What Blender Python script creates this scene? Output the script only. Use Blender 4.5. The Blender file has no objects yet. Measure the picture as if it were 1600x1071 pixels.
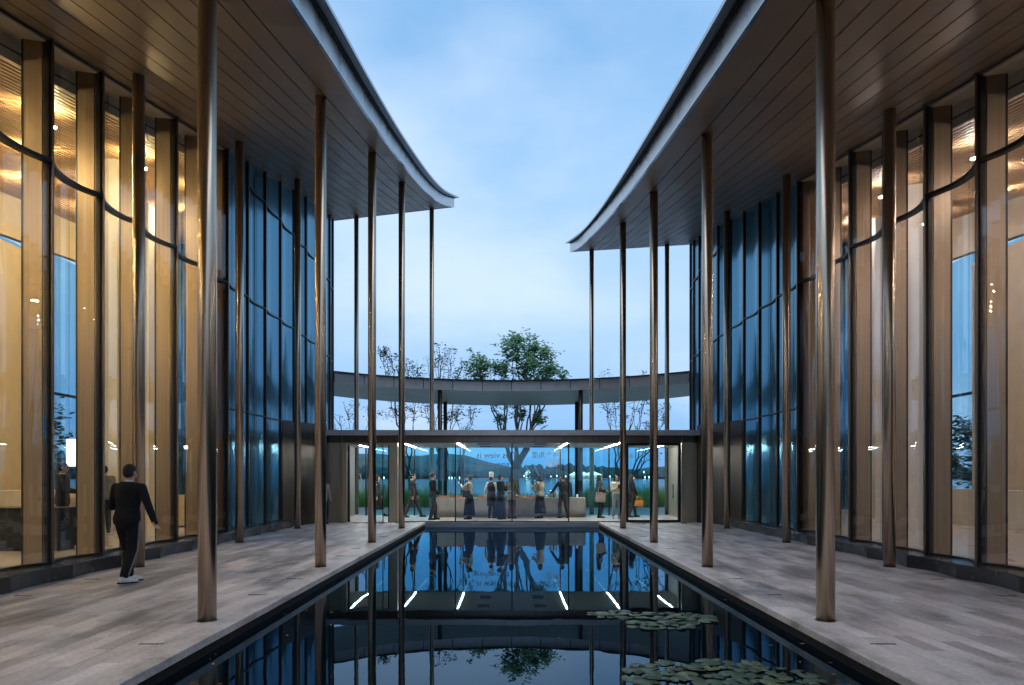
import bpy, bmesh, math, random
from mathutils import Vector, Matrix
R = math.radians
random.seed(7)
SC = bpy.context.scene
COL = SC.collection

# ------------------------------------------------------------------ camera, sky, exposure
cam_d = bpy.data.cameras.new('camera'); cam = bpy.data.objects.new('camera', cam_d); COL.objects.link(cam)
cam_d.sensor_width = 36; cam_d.lens = 24
cam_d.shift_y = 210.5 / 1600; cam_d.shift_x = 3 / 1600
cam_d.clip_start = .05; cam_d.clip_end = 9000
cam.location = (-.07, 0, 1.6); cam.rotation_euler = (R(90), 0, 0)
SC.camera = cam

SUN_ELEV, SUN_ROT = R(4), R(205)
w = bpy.data.worlds.new('World'); SC.world = w; w.use_nodes = True
nt = w.node_tree; N = nt.nodes; L = nt.links
for n in list(N): N.remove(n)
def nn(tree, t, **kw):
    n = tree.nodes.new(t)
    for k, v in kw.items(): setattr(n, k, v)
    return n
def ramp(tree, pts, interp='LINEAR'):
    r = nn(tree, 'ShaderNodeValToRGB'); e = r.color_ramp.elements; r.color_ramp.interpolation = interp
    while len(e) < len(pts): e.new(.5)
    for i, (p, c) in enumerate(pts):
        e[i].position = p; e[i].color = (c, c, c, 1) if not hasattr(c, '__len__') else (*c, 1)
    return r
def math_n(tree, op, a, b=None, clamp=False):
    m = nn(tree, 'ShaderNodeMath', operation=op, use_clamp=clamp)
    for i, v in enumerate((a, b)):
        if v is None: continue
        if isinstance(v, (int, float)): m.inputs[i].default_value = v
        else: tree.links.new(v, m.inputs[i])
    return m.outputs[0]
def mix_c(tree, f, a, b, mode='MIX'):
    m = nn(tree, 'ShaderNodeMix', data_type='RGBA', blend_type=mode)
    for k, v in ((0, f), (6, a), (7, b)):
        if isinstance(v, (int, float)): m.inputs[k].default_value = v
        elif hasattr(v, '__len__'): m.inputs[k].default_value = (*v, 1) if len(v) == 3 else v
        else: tree.links.new(v, m.inputs[k])
    return m.outputs[2]
sky = nn(nt, 'ShaderNodeTexSky', sky_type='NISHITA', sun_disc=False, sun_elevation=SUN_ELEV, sun_rotation=SUN_ROT,
         altitude=0, air_density=1.4, dust_density=.6, ozone_density=3.0)
tc = nn(nt, 'ShaderNodeTexCoord')
sep = nn(nt, 'ShaderNodeSeparateXYZ'); L.new(tc.outputs['Generated'], sep.inputs[0])
zpos = math_n(nt, 'MAXIMUM', sep.outputs[2], 0.0)
den = math_n(nt, 'ADD', zpos, .22)
cmb = nn(nt, 'ShaderNodeCombineXYZ')
L.new(math_n(nt, 'DIVIDE', sep.outputs[0], den), cmb.inputs[0]); L.new(math_n(nt, 'DIVIDE', sep.outputs[1], den), cmb.inputs[1])
cmb.inputs[2].default_value = 3.7
no = nn(nt, 'ShaderNodeTexNoise'); no.inputs['Scale'].default_value = .85; no.inputs['Detail'].default_value = 6; no.inputs['Roughness'].default_value = .52
L.new(cmb.outputs[0], no.inputs['Vector'])
cl = ramp(nt, [(.42, 0.0), (.66, 1.0)], 'EASE'); L.new(no.outputs['Fac'], cl.inputs[0])
# evening gradient of a thinly overcast sky (same all the way round)
grad = ramp(nt, [(0.0, (.24, .48, .90)), (.10, (.33, .59, 1.0)), (.24, (.50, .72, 1.02)), (.38, (.33, .60, .95)), (.55, (.20, .46, .83)), (1.0, (.18, .43, .80))])
L.new(zpos, grad.inputs[0])
base = mix_c(nt, .95, mix_c(nt, 1.0, sky.outputs[0], (.11, .11, .11), 'MULTIPLY'), grad.outputs[0])
cloud = mix_c(nt, math_n(nt, 'MULTIPLY', cl.outputs[0], .60), base, (.76, .89, 1.08))
bg = nn(nt, 'ShaderNodeBackground'); L.new(cloud, bg.inputs[0]); bg.inputs[1].default_value = 1.0
wo = nn(nt, 'ShaderNodeOutputWorld'); L.new(bg.outputs[0], wo.inputs[0])

sd = bpy.data.lights.new('sun', 'SUN'); sun = bpy.data.objects.new('sun', sd); COL.objects.link(sun)
sd.energy = 1.5; sd.angle = R(70); sd.color = (1.0, .95, .92); sun.rotation_euler = (R(12), 0, 0); sun.location = (0, -5, 30)

vs = SC.view_settings; vs.view_transform = 'Standard'; vs.look = 'None'; vs.gamma = 1; vs.exposure = .14; vs.use_curve_mapping = False
SC.display_settings.display_device = 'sRGB'
SC.render.engine = 'CYCLES'
cy = SC.cycles
cy.use_denoising = True
try: cy.denoiser = 'OPENIMAGEDENOISE'
except Exception: pass
cy.max_bounces = 9; cy.diffuse_bounces = 3; cy.glossy_bounces = 5; cy.transmission_bounces = 4; cy.transparent_max_bounces = 40
cy.sample_clamp_indirect = 5; cy.caustics_reflective = False; cy.caustics_refractive = False; cy.blur_glossy = .5

# ------------------------------------------------------------------ materials
M = {}
ANISO = 0.25
def new_mat(name):
    m = bpy.data.materials.new(name); m.use_nodes = True; M[name] = m
    t = m.node_tree
    return m, t, t.nodes['Principled BSDF']
def P(name, col, rough=.6, metal=0., spec=.5, var=.12, scale=6., stretch=(1, 1, 1), bump=0., rvar=0., emis=None, est=0., space='Object', coat=0., rnd=0.):
    """a plain surface with fine noise in colour, roughness and relief"""
    m, t, b = new_mat(name)
    tcn = nn(t, 'ShaderNodeTexCoord'); mp = nn(t, 'ShaderNodeMapping'); mp.inputs['Scale'].default_value = stretch
    if space == 'World':
        g = nn(t, 'ShaderNodeNewGeometry'); t.links.new(g.outputs['Position'], mp.inputs[0])
    else: t.links.new(tcn.outputs[space], mp.inputs[0])
    nz = nn(t, 'ShaderNodeTexNoise'); nz.inputs['Scale'].default_value = scale; nz.inputs['Detail'].default_value = 5
    t.links.new(mp.outputs[0], nz.inputs['Vector'])
    f = ramp(t, [(.3, 1 - var), (.7, 1 + var)]); t.links.new(nz.outputs['Fac'], f.inputs[0])
    c = mix_c(t, 1.0, col, f.outputs[0], 'MULTIPLY')
    if rnd:
        oi = nn(t, 'ShaderNodeObjectInfo'); rr = ramp(t, [(0, 1 - rnd), (1, 1 + rnd)]); t.links.new(oi.outputs['Random'], rr.inputs[0])
        c = mix_c(t, 1.0, c, rr.outputs[0], 'MULTIPLY')
    t.links.new(c, b.inputs['Base Color'])
    b.inputs['Metallic'].default_value = metal; b.inputs['Specular IOR Level'].default_value = spec
    b.inputs['Roughness'].default_value = rough; b.inputs['Coat Weight'].default_value = coat
    if rvar:
        rv = ramp(t, [(.3, max(.02, rough - rvar)), (.7, rough + rvar)]); t.links.new(nz.outputs['Fac'], rv.inputs[0]); t.links.new(rv.outputs[0], b.inputs['Roughness'])
    if bump:
        bp = nn(t, 'ShaderNodeBump'); bp.inputs['Strength'].default_value = bump; bp.inputs['Distance'].default_value = .01
        t.links.new(nz.outputs['Fac'], bp.inputs['Height']); t.links.new(bp.outputs[0], b.inputs['Normal'])
    if emis:
        b.inputs['Emission Color'].default_value = (*emis, 1); b.inputs['Emission Strength'].default_value = est
    return m
def EM(name, col, st):
    m, t, b = new_mat(name)
    b.inputs['Base Color'].default_value = (.8, .8, .8, 1)
    b.inputs['Emission Color'].default_value = (*col, 1); b.inputs['Emission Strength'].default_value = st
    return m
def GLASS(name, tint, f0=.045, rough=0., wav=0., gain=1.0):
    m, t, b = new_mat(name); t.nodes.remove(b); out = t.nodes['Material Output']
    lw = nn(t, 'ShaderNodeLayerWeight'); lw.inputs['Blend'].default_value = .5
    p5 = math_n(t, 'POWER', lw.outputs['Facing'], 5.0)
    fr = math_n(t, 'ADD', math_n(t, 'MULTIPLY', p5, (1 - f0) * gain), f0, clamp=True)
    tr = nn(t, 'ShaderNodeBsdfTransparent'); tr.inputs[0].default_value = (*tint, 1)
    gl = nn(t, 'ShaderNodeBsdfGlossy'); gl.inputs['Roughness'].default_value = rough; gl.inputs[0].default_value = (.95, .97, 1, 1)
    if wav:
        g = nn(t, 'ShaderNodeNewGeometry'); mp = nn(t, 'ShaderNodeMapping'); mp.inputs['Scale'].default_value = (1, 1, .22)
        nz = nn(t, 'ShaderNodeTexNoise'); nz.inputs['Scale'].default_value = 1.3; nz.inputs['Detail'].default_value = 2
        bp = nn(t, 'ShaderNodeBump'); bp.inputs['Strength'].default_value = wav; bp.inputs['Distance'].default_value = .05
        t.links.new(g.outputs['Position'], mp.inputs[0]); t.links.new(mp.outputs[0], nz.inputs['Vector'])
        t.links.new(nz.outputs['Fac'], bp.inputs['Height']); t.links.new(bp.outputs[0], gl.inputs['Normal'])
    mx = nn(t, 'ShaderNodeMixShader'); t.links.new(fr, mx.inputs[0]); t.links.new(tr.outputs[0], mx.inputs[1]); t.links.new(gl.outputs[0], mx.inputs[2])
    t.links.new(mx.outputs[0], out.inputs[0])
    return m

P('bronze_column', (.58, .45, .33), .27, 1.0, var=.035, scale=8, stretch=(5, 5, .05), space='World')
_b = M['bronze_column'].node_tree.nodes['Principled BSDF']; _t = M['bronze_column'].node_tree
_tg = nn(_t, 'ShaderNodeTangent', direction_type='RADIAL', axis='Z'); _t.links.new(_tg.outputs[0], _b.inputs['Tangent'])
_b.inputs['Anisotropic'].default_value = .75; _b.inputs['Anisotropic Rotation'].default_value = ANISO
P('bronze_panel', (.56, .45, .31), .38, .65, var=.14, scale=9, stretch=(4, 4, .12), rvar=.07, bump=.015, space='World', rnd=.08)
P('bronze_dark', (.085, .07, .06), .34, .9, var=.15, scale=5, stretch=(4, 4, .15), rvar=.06, space='World', rnd=.08)
P('bronze_fin', (.31, .24, .17), .40, .75, var=.12, scale=7, stretch=(5, 5, .07), rvar=.08, space='World')
P('mullion_dark', (.022, .021, .022), .3, .35, var=.2, scale=4, space='World')
P('mullion_bronze', (.17, .13, .10), .28, 1.0, var=.15, scale=5, stretch=(3, 3, .15), space='World')
P('soffit_metal', (.33, .24, .165), .48, .4, var=.10, scale=3.5, stretch=(1, .25, 1), rvar=.06, bump=.01, space='World', rnd=.09)
P('fascia_metal', (.50, .49, .48), .30, .9, var=.08, scale=2, rvar=.06, space='World')
P('roof_edge', (.17, .18, .20), .38, .8, var=.12, scale=2, space='World')
P('roof_dark', (.03, .03, .03), .7, 0, space='World')
P('ring_fascia', (.56, .53, .53), .45, .35, var=.1, scale=3, rvar=.05, space='World', rnd=.06)
P('ring_soffit', (.62, .66, .64), .45, .2, var=.08, scale=4, space='World', rnd=.05)
P('plinth_stone', (.035, .034, .036), .24, 0, spec=.6, var=.12, scale=5, rvar=.04, space='World', rnd=.08)
P('pool_stone', (.016, .015, .015), .7, 0, spec=.15, var=.35, scale=8, space='World')
P('pool_ledge', (.42, .46, .52), .35, 0, var=.25, scale=5, stretch=(.3, 1, 4), space='World')
P('interior_floor', (.50, .44, .37), .32, 0, var=.08, scale=2, rvar=.06, space='World')
P('interior_wall', (.72, .62, .48), .75, 0, var=.05, scale=2, space='World')
P('white_wall', (.78, .74, .66), .7, 0, var=.04, scale=2, space='World')
P('wood_slat', (.58, .38, .21), .5, 0, var=.2, scale=6, stretch=(2, .3, 2), space='World')
P('ceiling_white', (.62, .60, .58), .6, 0, var=.04, space='World')
P('curtain', (.62, .50, .38), .85, 0, var=.08, scale=5, stretch=(8, 8, .1), space='World')
_t = M['curtain'].node_tree; _b = _t.nodes['Principled BSDF']; _tl = nn(_t, 'ShaderNodeBsdfTranslucent'); _tl.inputs[0].default_value = (.72, .58, .44, 1)
_mx = nn(_t, 'ShaderNodeMixShader'); _mx.inputs[0].default_value = .6; _t.links.new(_b.outputs[0], _mx.inputs[1]); _t.links.new(_tl.outputs[0], _mx.inputs[2]); _t.links.new(_mx.outputs[0], _t.nodes['Material Output'].inputs[0])
P('cloth_grey', (.33, .30, .28), .85, 0, var=.08, scale=9, bump=.2)
P('bark', (.16, .13, .105), .9, 0, var=.35, scale=9, stretch=(1, 1, .3), bump=.6)
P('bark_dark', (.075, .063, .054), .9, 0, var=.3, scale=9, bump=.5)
P('stake_pale', (.42, .38, .32), .8, 0)
P('hill_hazed', (.055, .10, .10), .95, 0, var=.35, scale=.02, space='World')  # distance haze is put into the hill colour, no air volume
P('far_wood', (.04, .075, .075), .95, 0, var=.4, scale=.05, space='World')
P('terrace_grey', (.34, .33, .32), .6, 0, var=.12, scale=3, space='World')
P('earth', (.07, .06, .045), .95, 0, var=.3, scale=2, space='World')
P('black_metal', (.012, .012, .013), .35, .4, var=.1)
P('steel', (.55, .56, .58), .25, 1.0, var=.05)
P('slot_dark', (.01, .01, .012), .4, .3)
P('wood_food', (.30, .15, .07), .6, 0, var=.2)
P('bread', (.42, .20, .08), .7, 0, var=.3, scale=20)
P('white_ware', (.78, .77, .74), .3, 0, var=.03)
P('red_food', (.45, .07, .04), .5, 0, var=.3, scale=20)
P('green_food', (.12, .22, .05), .6, 0, var=.3, scale=20)
P('lettering', (.10, .10, .10), .6, 0, var=.05)
P('lettering_brown', (.36, .25, .17), .6, 0, var=.05)
P('display_cream', (.60, .50, .36), .6, 0)
EM('strip_light', (1.0, .93, .84), 150)
EM('hall_light_warm', (1.0, .74, .36), 900)
EM('hall_light_soft', (1.0, .83, .76), 440)
EM('lit_panel', (1.0, .90, .70), 2.2)
EM('shore_lamp', (1.0, .93, .82), 7)
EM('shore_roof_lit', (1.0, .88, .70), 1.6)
GLASS('hall_glass', (.955, .965, .96), .05, wav=.28)
GLASS('pavilion_glass', (.90, .965, .98), .025, gain=.8)
GLASS('rear_glass', (.61, .91, .975), .03, gain=.8)
GLASS('far_glass', (.66, .84, .90), .05)

# dark backed glass of the closed bays: a mirror-like blue-black pane
m, t, b = new_mat('dark_glass')
b.inputs['Base Color'].default_value = (.10, .235, .325, 1); b.inputs['Metallic'].default_value = .8
b.inputs['IOR'].default_value = 1.75; b.inputs['Specular Tint'].default_value = (.62, .86, 1, 1)
g = nn(t, 'ShaderNodeNewGeometry'); mp = nn(t, 'ShaderNodeMapping'); mp.inputs['Scale'].default_value = (9, 9, .10)
nz = nn(t, 'ShaderNodeTexNoise'); nz.inputs['Scale'].default_value = 1.0; nz.inputs['Detail'].default_value = 4
t.links.new(g.outputs['Position'], mp.inputs[0]); t.links.new(mp.outputs[0], nz.inputs['Vector'])
rv = ramp(t, [(.3, .12), (.75, .22)]); t.links.new(nz.outputs['Fac'], rv.inputs[0]); t.links.new(rv.outputs[0], b.inputs['Roughness'])
bp = nn(t, 'ShaderNodeBump'); bp.inputs['Strength'].default_value = .03; bp.inputs['Distance'].default_value = .01
t.links.new(nz.outputs['Fac'], bp.inputs['Height']); t.links.new(bp.outputs[0], b.inputs['Normal'])

# paving stone: tone per stone, grain, damp stains
def stone(name, base, var):
    m, t, b = new_mat(name)
    g = nn(t, 'ShaderNodeNewGeometry'); oi = nn(t, 'ShaderNodeObjectInfo')
    r1 = math_n(t, 'FRACT', math_n(t, 'ADD', oi.outputs['Random'], g.outputs['Random Per Island']))
    tone = ramp(t, [(0, (1 - var, 1 - var * 1.05, 1 - var * 1.1)), (.5, (1, .99, .98)), (.8, (1 + var, 1 + var * .9, 1 + var * .85)), (1, (1 - 1.6 * var, 1 - 1.7 * var, 1 - 1.7 * var))])
    t.links.new(r1, tone.inputs[0])
    c = mix_c(t, 1.0, base, tone.outputs[0], 'MULTIPLY')
    n1 = nn(t, 'ShaderNodeTexNoise'); n1.inputs['Scale'].default_value = 26; n1.inputs['Detail'].default_value = 6; t.links.new(g.outputs['Position'], n1.inputs['Vector'])
    f1 = ramp(t, [(.3, .82), (.7, 1.12)]); t.links.new(n1.outputs['Fac'], f1.inputs[0]); c = mix_c(t, 1.0, c, f1.outputs[0], 'MULTIPLY')
    mp = nn(t, 'ShaderNodeMapping'); mp.inputs['Scale'].default_value = (1.0, .38, 1); t.links.new(g.outputs['Position'], mp.inputs[0])
    n2 = nn(t, 'ShaderNodeTexNoise'); n2.inputs['Scale'].default_value = 1.5; n2.inputs['Detail'].default_value = 7; n2.inputs['Roughness'].default_value = .65
    t.links.new(mp.outputs[0], n2.inputs['Vector'])
    f2 = ramp(t, [(.40, 1.05), (.50, .86), (.62, .36)]); t.links.new(n2.outputs['Fac'], f2.inputs[0]); c = mix_c(t, .9, c, f2.outputs[0], 'MULTIPLY')
    t.links.new(c, b.inputs['Base Color'])
    f3 = ramp(t, [(.4, .54), (.66, .34)]); t.links.new(n2.outputs['Fac'], f3.inputs[0]); t.links.new(f3.outputs[0], b.inputs['Roughness'])
    bp = nn(t, 'ShaderNodeBump'); bp.inputs['Strength'].default_value = .25; bp.inputs['Distance'].default_value = .004
    t.links.new(n1.outputs['Fac'], bp.inputs['Height']); t.links.new(bp.outputs[0], b.inputs['Normal'])
stone('paving', (.62, .57, .575), .22)
stone('coping', (.62, .575, .565), .07)
P('grout', (.13, .12, .115), .9, 0, var=.2, scale=9, space='World')

def water(name, deep, scale, bump, dist, rough=.0):
    m, t, b = new_mat(name)
    b.inputs['Base Color'].default_value = (*deep, 1); b.inputs['Roughness'].default_value = rough; b.inputs['IOR'].default_value = 1.33
    g = nn(t, 'ShaderNodeNewGeometry'); mp = nn(t, 'ShaderNodeMapping'); mp.inputs['Scale'].default_value = (1, .6, 1)
    nz = nn(t, 'ShaderNodeTexNoise'); nz.inputs['Scale'].default_value = scale; nz.inputs['Detail'].default_value = 3
    bp = nn(t, 'ShaderNodeBump'); bp.inputs['Strength'].default_value = bump; bp.inputs['Distance'].default_value = dist
    t.links.new(g.outputs['Position'], mp.inputs[0]); t.links.new(mp.outputs[0], nz.inputs['Vector'])
    t.links.new(nz.outputs['Fac'], bp.inputs['Height']); t.links.new(bp.outputs[0], b.inputs['Normal'])
    return b
wb = water('pool_water', (.002, .004, .006), 1.6, .05, .02)
t = M['pool_water'].node_tree; nrm = wb.inputs['Normal'].links[0].from_socket; out = t.nodes['Material Output']
fr = nn(t, 'ShaderNodeFresnel'); fr.inputs[0].default_value = 1.36; t.links.new(nrm, fr.inputs[1])
gl = nn(t, 'ShaderNodeBsdfGlossy'); gl.inputs['Roughness'].default_value = 0; gl.inputs[0].default_value = (.52, .73, .93, 1); t.links.new(nrm, gl.inputs['Normal'])
df = nn(t, 'ShaderNodeBsdfDiffuse'); df.inputs[0].default_value = (.002, .004, .006, 1)
mx = nn(t, 'ShaderNodeMixShader'); t.links.new(fr.outputs[0], mx.inputs[0]); t.links.new(df.outputs[0], mx.inputs[1]); t.links.new(gl.outputs[0], mx.inputs[2]); t.links.new(mx.outputs[0], out.inputs[0])
water('lake_water', (.03, .075, .11), .35, .2, .10, .10)

def leaf_mat(name, c1, c2, rnd=.3, trans=.25):
    m, t, b = new_mat(name); out = t.nodes['Material Output']
    g = nn(t, 'ShaderNodeNewGeometry')
    rr = ramp(t, [(0, c1), (1, c2)]); t.links.new(g.outputs['Random Per Island'], rr.inputs[0])
    t.links.new(rr.outputs[0], b.inputs['Base Color']); b.inputs['Roughness'].default_value = .55
    if trans:
        tl = nn(t, 'ShaderNodeBsdfTranslucent'); t.links.new(rr.outputs[0], tl.inputs[0])
        mx = nn(t, 'ShaderNodeMixShader'); mx.inputs[0].default_value = trans
        t.links.new(b.outputs[0], mx.inputs[1]); t.links.new(tl.outputs[0], mx.inputs[2]); t.links.new(mx.outputs[0], out.inputs[0])
leaf_mat('leaf_green', (.14, .29, .16), (.25, .44, .24), trans=.5)
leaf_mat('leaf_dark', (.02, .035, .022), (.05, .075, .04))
leaf_mat('grass_blade', (.15, .34, .08), (.27, .50, .14), trans=.4)
leaf_mat('far_leaf', (.016, .035, .03), (.03, .06, .048))
m, t, b = new_mat('lily_pad')
oi = nn(t, 'ShaderNodeObjectInfo'); rr = ramp(t, [(0, (.025, .055, .032)), (.6, (.045, .09, .055)), (1, (.09, .11, .04))])
t.links.new(oi.outputs['Random'], rr.inputs[0]); t.links.new(rr.outputs[0], b.inputs['Base Color']); b.inputs['Roughness'].default_value = .48

# ------------------------------------------------------------------ mesh helpers
class MB:
    def __init__(s): s.v = []; s.f = []
    def add(s, vs, fs):
        o = len(s.v); s.v += [tuple(p) for p in vs]; s.f += [tuple(i + o for i in f) for f in fs]; return s
    def box(s, x0, x1, y0, y1, z0, z1):
        if x0 > x1: x0, x1 = x1, x0
        if y0 > y1: y0, y1 = y1, y0
        return s.add([(x0, y0, z0), (x1, y0, z0), (x1, y1, z0), (x0, y1, z0), (x0, y0, z1), (x1, y0, z1), (x1, y1, z1), (x0, y1, z1)],
                     [(0, 3, 2, 1), (4, 5, 6, 7), (0, 1, 5, 4), (1, 2, 6, 5), (2, 3, 7, 6), (3, 0, 4, 7)])
    def rings(s, rs, cap=True, closed=False):
        n = len(rs[0]); vs = [p for r in rs for p in r]; fs = []
        m = len(rs)
        for i in range(m if closed else m - 1):
            a, b_ = i * n, ((i + 1) % m) * n
            for j in range(n): fs.append((a + j, a + (j + 1) % n, b_ + (j + 1) % n, b_ + j))
        if cap and not closed: fs.append(tuple(range(n))[::-1]); fs.append(tuple(range((m - 1) * n, m * n)))
        return s.add(vs, fs)
    def tube(s, pts, rad, n=8):
        pts = [Vector(p) for p in pts]; rs = []
        if not hasattr(rad, '__len__'): rad = [rad] * len(pts)
        up = None
        for i, p in enumerate(pts):
            d = (pts[min(i + 1, len(pts) - 1)] - pts[max(i - 1, 0)])
            d = d.normalized() if d.length > 1e-9 else Vector((0, 0, 1))
            if up is None: up = Vector((1, 0, 0)) if abs(d.x) < .8 else Vector((0, 1, 0))
            a = d.cross(up).normalized(); up = a.cross(d).normalized()
            rs.append([p + (a * math.cos(2 * math.pi * k / n) + up * math.sin(2 * math.pi * k / n)) * rad[i] for k in range(n)])
        return s.rings(rs)
    def ell(s, c, r, n=12, m=8, rot=None):
        c = Vector(c); rs = []
        for i in range(1, m):
            th = math.pi * i / m
            rg = []
            for k in range(n):
                p = Vector((r[0] * math.sin(th) * math.cos(2 * math.pi * k / n), r[1] * math.sin(th) * math.sin(2 * math.pi * k / n), -r[2] * math.cos(th)))
                if rot: p = rot @ p
                rg.append(c + p)
            rs.append(rg)
        o = len(s.v); s.rings(rs, cap=False)
        pb = Vector((0, 0, -r[2])); pt = Vector((0, 0, r[2]))
        if rot: pb = rot @ pb; pt = rot @ pt
        ib = len(s.v); s.v.append(tuple(c + pb)); it = len(s.v); s.v.append(tuple(c + pt))
        l = o + (m - 2) * n
        for k in range(n):
            s.f.append((ib, o + (k + 1) % n, o + k)); s.f.append((it, l + k, l + (k + 1) % n))
        return s
    def cone(s, a, b, ra, rb, n=12):
        a, b = Vector(a), Vector(b); d = b - a
        if d.length < 1e-6: return s.ell(a, (ra,) * 3)
        q = d.normalized(); rot = q.to_track_quat('Z', 'Y').to_matrix()
        rs = []
        for i in range(1, 4):
            th = math.pi / 2 * i / 4; rs.append([a + rot @ Vector((ra * math.sin(th) * math.cos(2 * math.pi * k / n), ra * math.sin(th) * math.sin(2 * math.pi * k / n), -ra * math.cos(th))) for k in range(n)])
        for p, r in ((a, ra), (b, rb)):
            rs.append([p + rot @ Vector((r * math.cos(2 * math.pi * k / n), r * math.sin(2 * math.pi * k / n), 0)) for k in range(n)])
        for i in (3, 2, 1):
            th = math.pi / 2 * i / 4; rs.append([b + rot @ Vector((rb * math.sin(th) * math.cos(2 * math.pi * k / n), rb * math.sin(th) * math.sin(2 * math.pi * k / n), rb * math.cos(th))) for k in range(n)])
        return s.rings(rs)
    def chain(s, pr):
        for (a, ra), (b, rb) in zip(pr[:-1], pr[1:]): s.cone(a, b, ra, rb)
        return s
    def mesh(s, name, mat, smooth=False):
        me = bpy.data.meshes.new(name); me.from_pydata(s.v, [], s.f); me.update()
        if mat: me.materials.append(M[mat])
        if smooth: me.polygons.foreach_set('use_smooth', [True] * len(me.polygons))
        return me
WL = {}
def link(name, data, parent=None, loc=(0, 0, 0), rotz=0., local=False):
    """loc is a world place (or one in the parent's own frame when local)"""
    o = bpy.data.objects.new(name, data); COL.objects.link(o)
    o.location = loc
    WL[o] = Vector(loc)
    if parent:
        o.parent = parent
        if not local: o.location = Vector(loc) - WL[parent]
    if rotz: o.rotation_euler = (0, 0, rotz)
    return o
def tag(o, label=None, cat=None, group=None, kind=None):
    if label: o['label'] = label
    if cat: o['category'] = cat
    if group: o['group'] = group
    if kind: o['kind'] = kind
    return o
def thing(name, label, cat, loc=(0, 0, 0), rotz=0., group=None):
    return tag(link(name, None, None, loc, rotz), label, cat, group)
def part(name, mb, mat, parent, smooth=False, kind=None, local=False):
    o = link(name, mb.mesh(name, mat, smooth), parent, (0, 0, 0), local=local)
    return tag(o, kind=kind)
def struct(name, mb, mat, smooth=False):
    return tag(link(name, mb.mesh(name, mat, smooth)), kind='structure')
def rbox(x0, x1, y0, y1, z0, z1, bv=.004):
    """a box with a chamfered top edge"""
    b_ = bv; return MB().rings([[(x0, y0, z0), (x1, y0, z0), (x1, y1, z0), (x0, y1, z0)], [(x0, y0, z1 - b_), (x1, y0, z1 - b_), (x1, y1, z1 - b_), (x0, y1, z1 - b_)],
                               [(x0 + b_, y0 + b_, z1), (x1 - b_, y0 + b_, z1), (x1 - b_, y1 - b_, z1), (x0 + b_, y1 - b_, z1)]])

# ------------------------------------------------------------------ the ground, pool, lake
PW, WZ, PY = 3.12, -.17, 24.3          # pool half width, water level, far end of pool
struct('ground', MB().box(-3000, 3000, -400, 46, -.9, -.62), 'earth')
lk = MB(); lk.add([(-4000, 45.5, -.5), (4000, 45.5, -.5), (4000, 900, -.5), (-4000, 900, -.5)], [(0, 1, 2, 3)]); struct('lake', lk, 'lake_water')
fs_ = MB(); fs_.box(-4000, 4000, 899, 3200, -1.2, -.2); struct('far_shore', fs_, 'far_wood')
struct('pool_floor', MB().box(-PW, PW, -6, PY, -.6, -.56), 'pool_stone')
pw_ = MB(); pw_.add([(-PW + .02, -6, WZ), (PW - .02, -6, WZ), (PW - .02, PY - .02, WZ), (-PW + .02, PY - .02, WZ)], [(0, 1, 2, 3)]); struct('pool_water', pw_, 'pool_water')
struct('terrace', MB().box(-22, 22, 28.9, 36.4, -.62, -.005), 'terrace_grey')
struct('planting_bed', MB().box(-22, 22, 36.42, 45.0, -.62, .02), 'earth')
struct('forecourt', MB().box(-30, 30, -30, -6.0, -.62, -.01), 'terrace_grey')

def hills(name, y, x0, x1, prof, mat, depth):
    mb = MB(); n = 90; rs = []
    for i in range(n + 1):
        x = x0 + (x1 - x0) * i / n; h = prof(x)
        rs.append([(x, y, -1), (x, y + depth * .18, h * .45), (x, y + depth * .4, h * .8), (x, y + depth * .55, h), (x, y + depth, -1)])
    mb.rings(rs); return struct(name, mb, mat, True)
def hp(x):
    u = (x + 560) / 380
    return 58 * math.exp(-u * u) + 34 * math.exp(-((x + 150) / 150) ** 2) + 44 * math.exp(-((x + 1200) / 420) ** 2) + 3 * math.sin(x * .031) + 2 * math.sin(x * .087) + 9
hills('hills', 1500, -2600, 2600, hp, 'hill_hazed', 500)
hills('low_hills', 1180, -200, 2600, lambda x: 14 + 6 * math.sin(x * .008) + 3 * math.sin(x * .05) + 2 * math.sin(x * .13), 'far_wood', 200)

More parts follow.
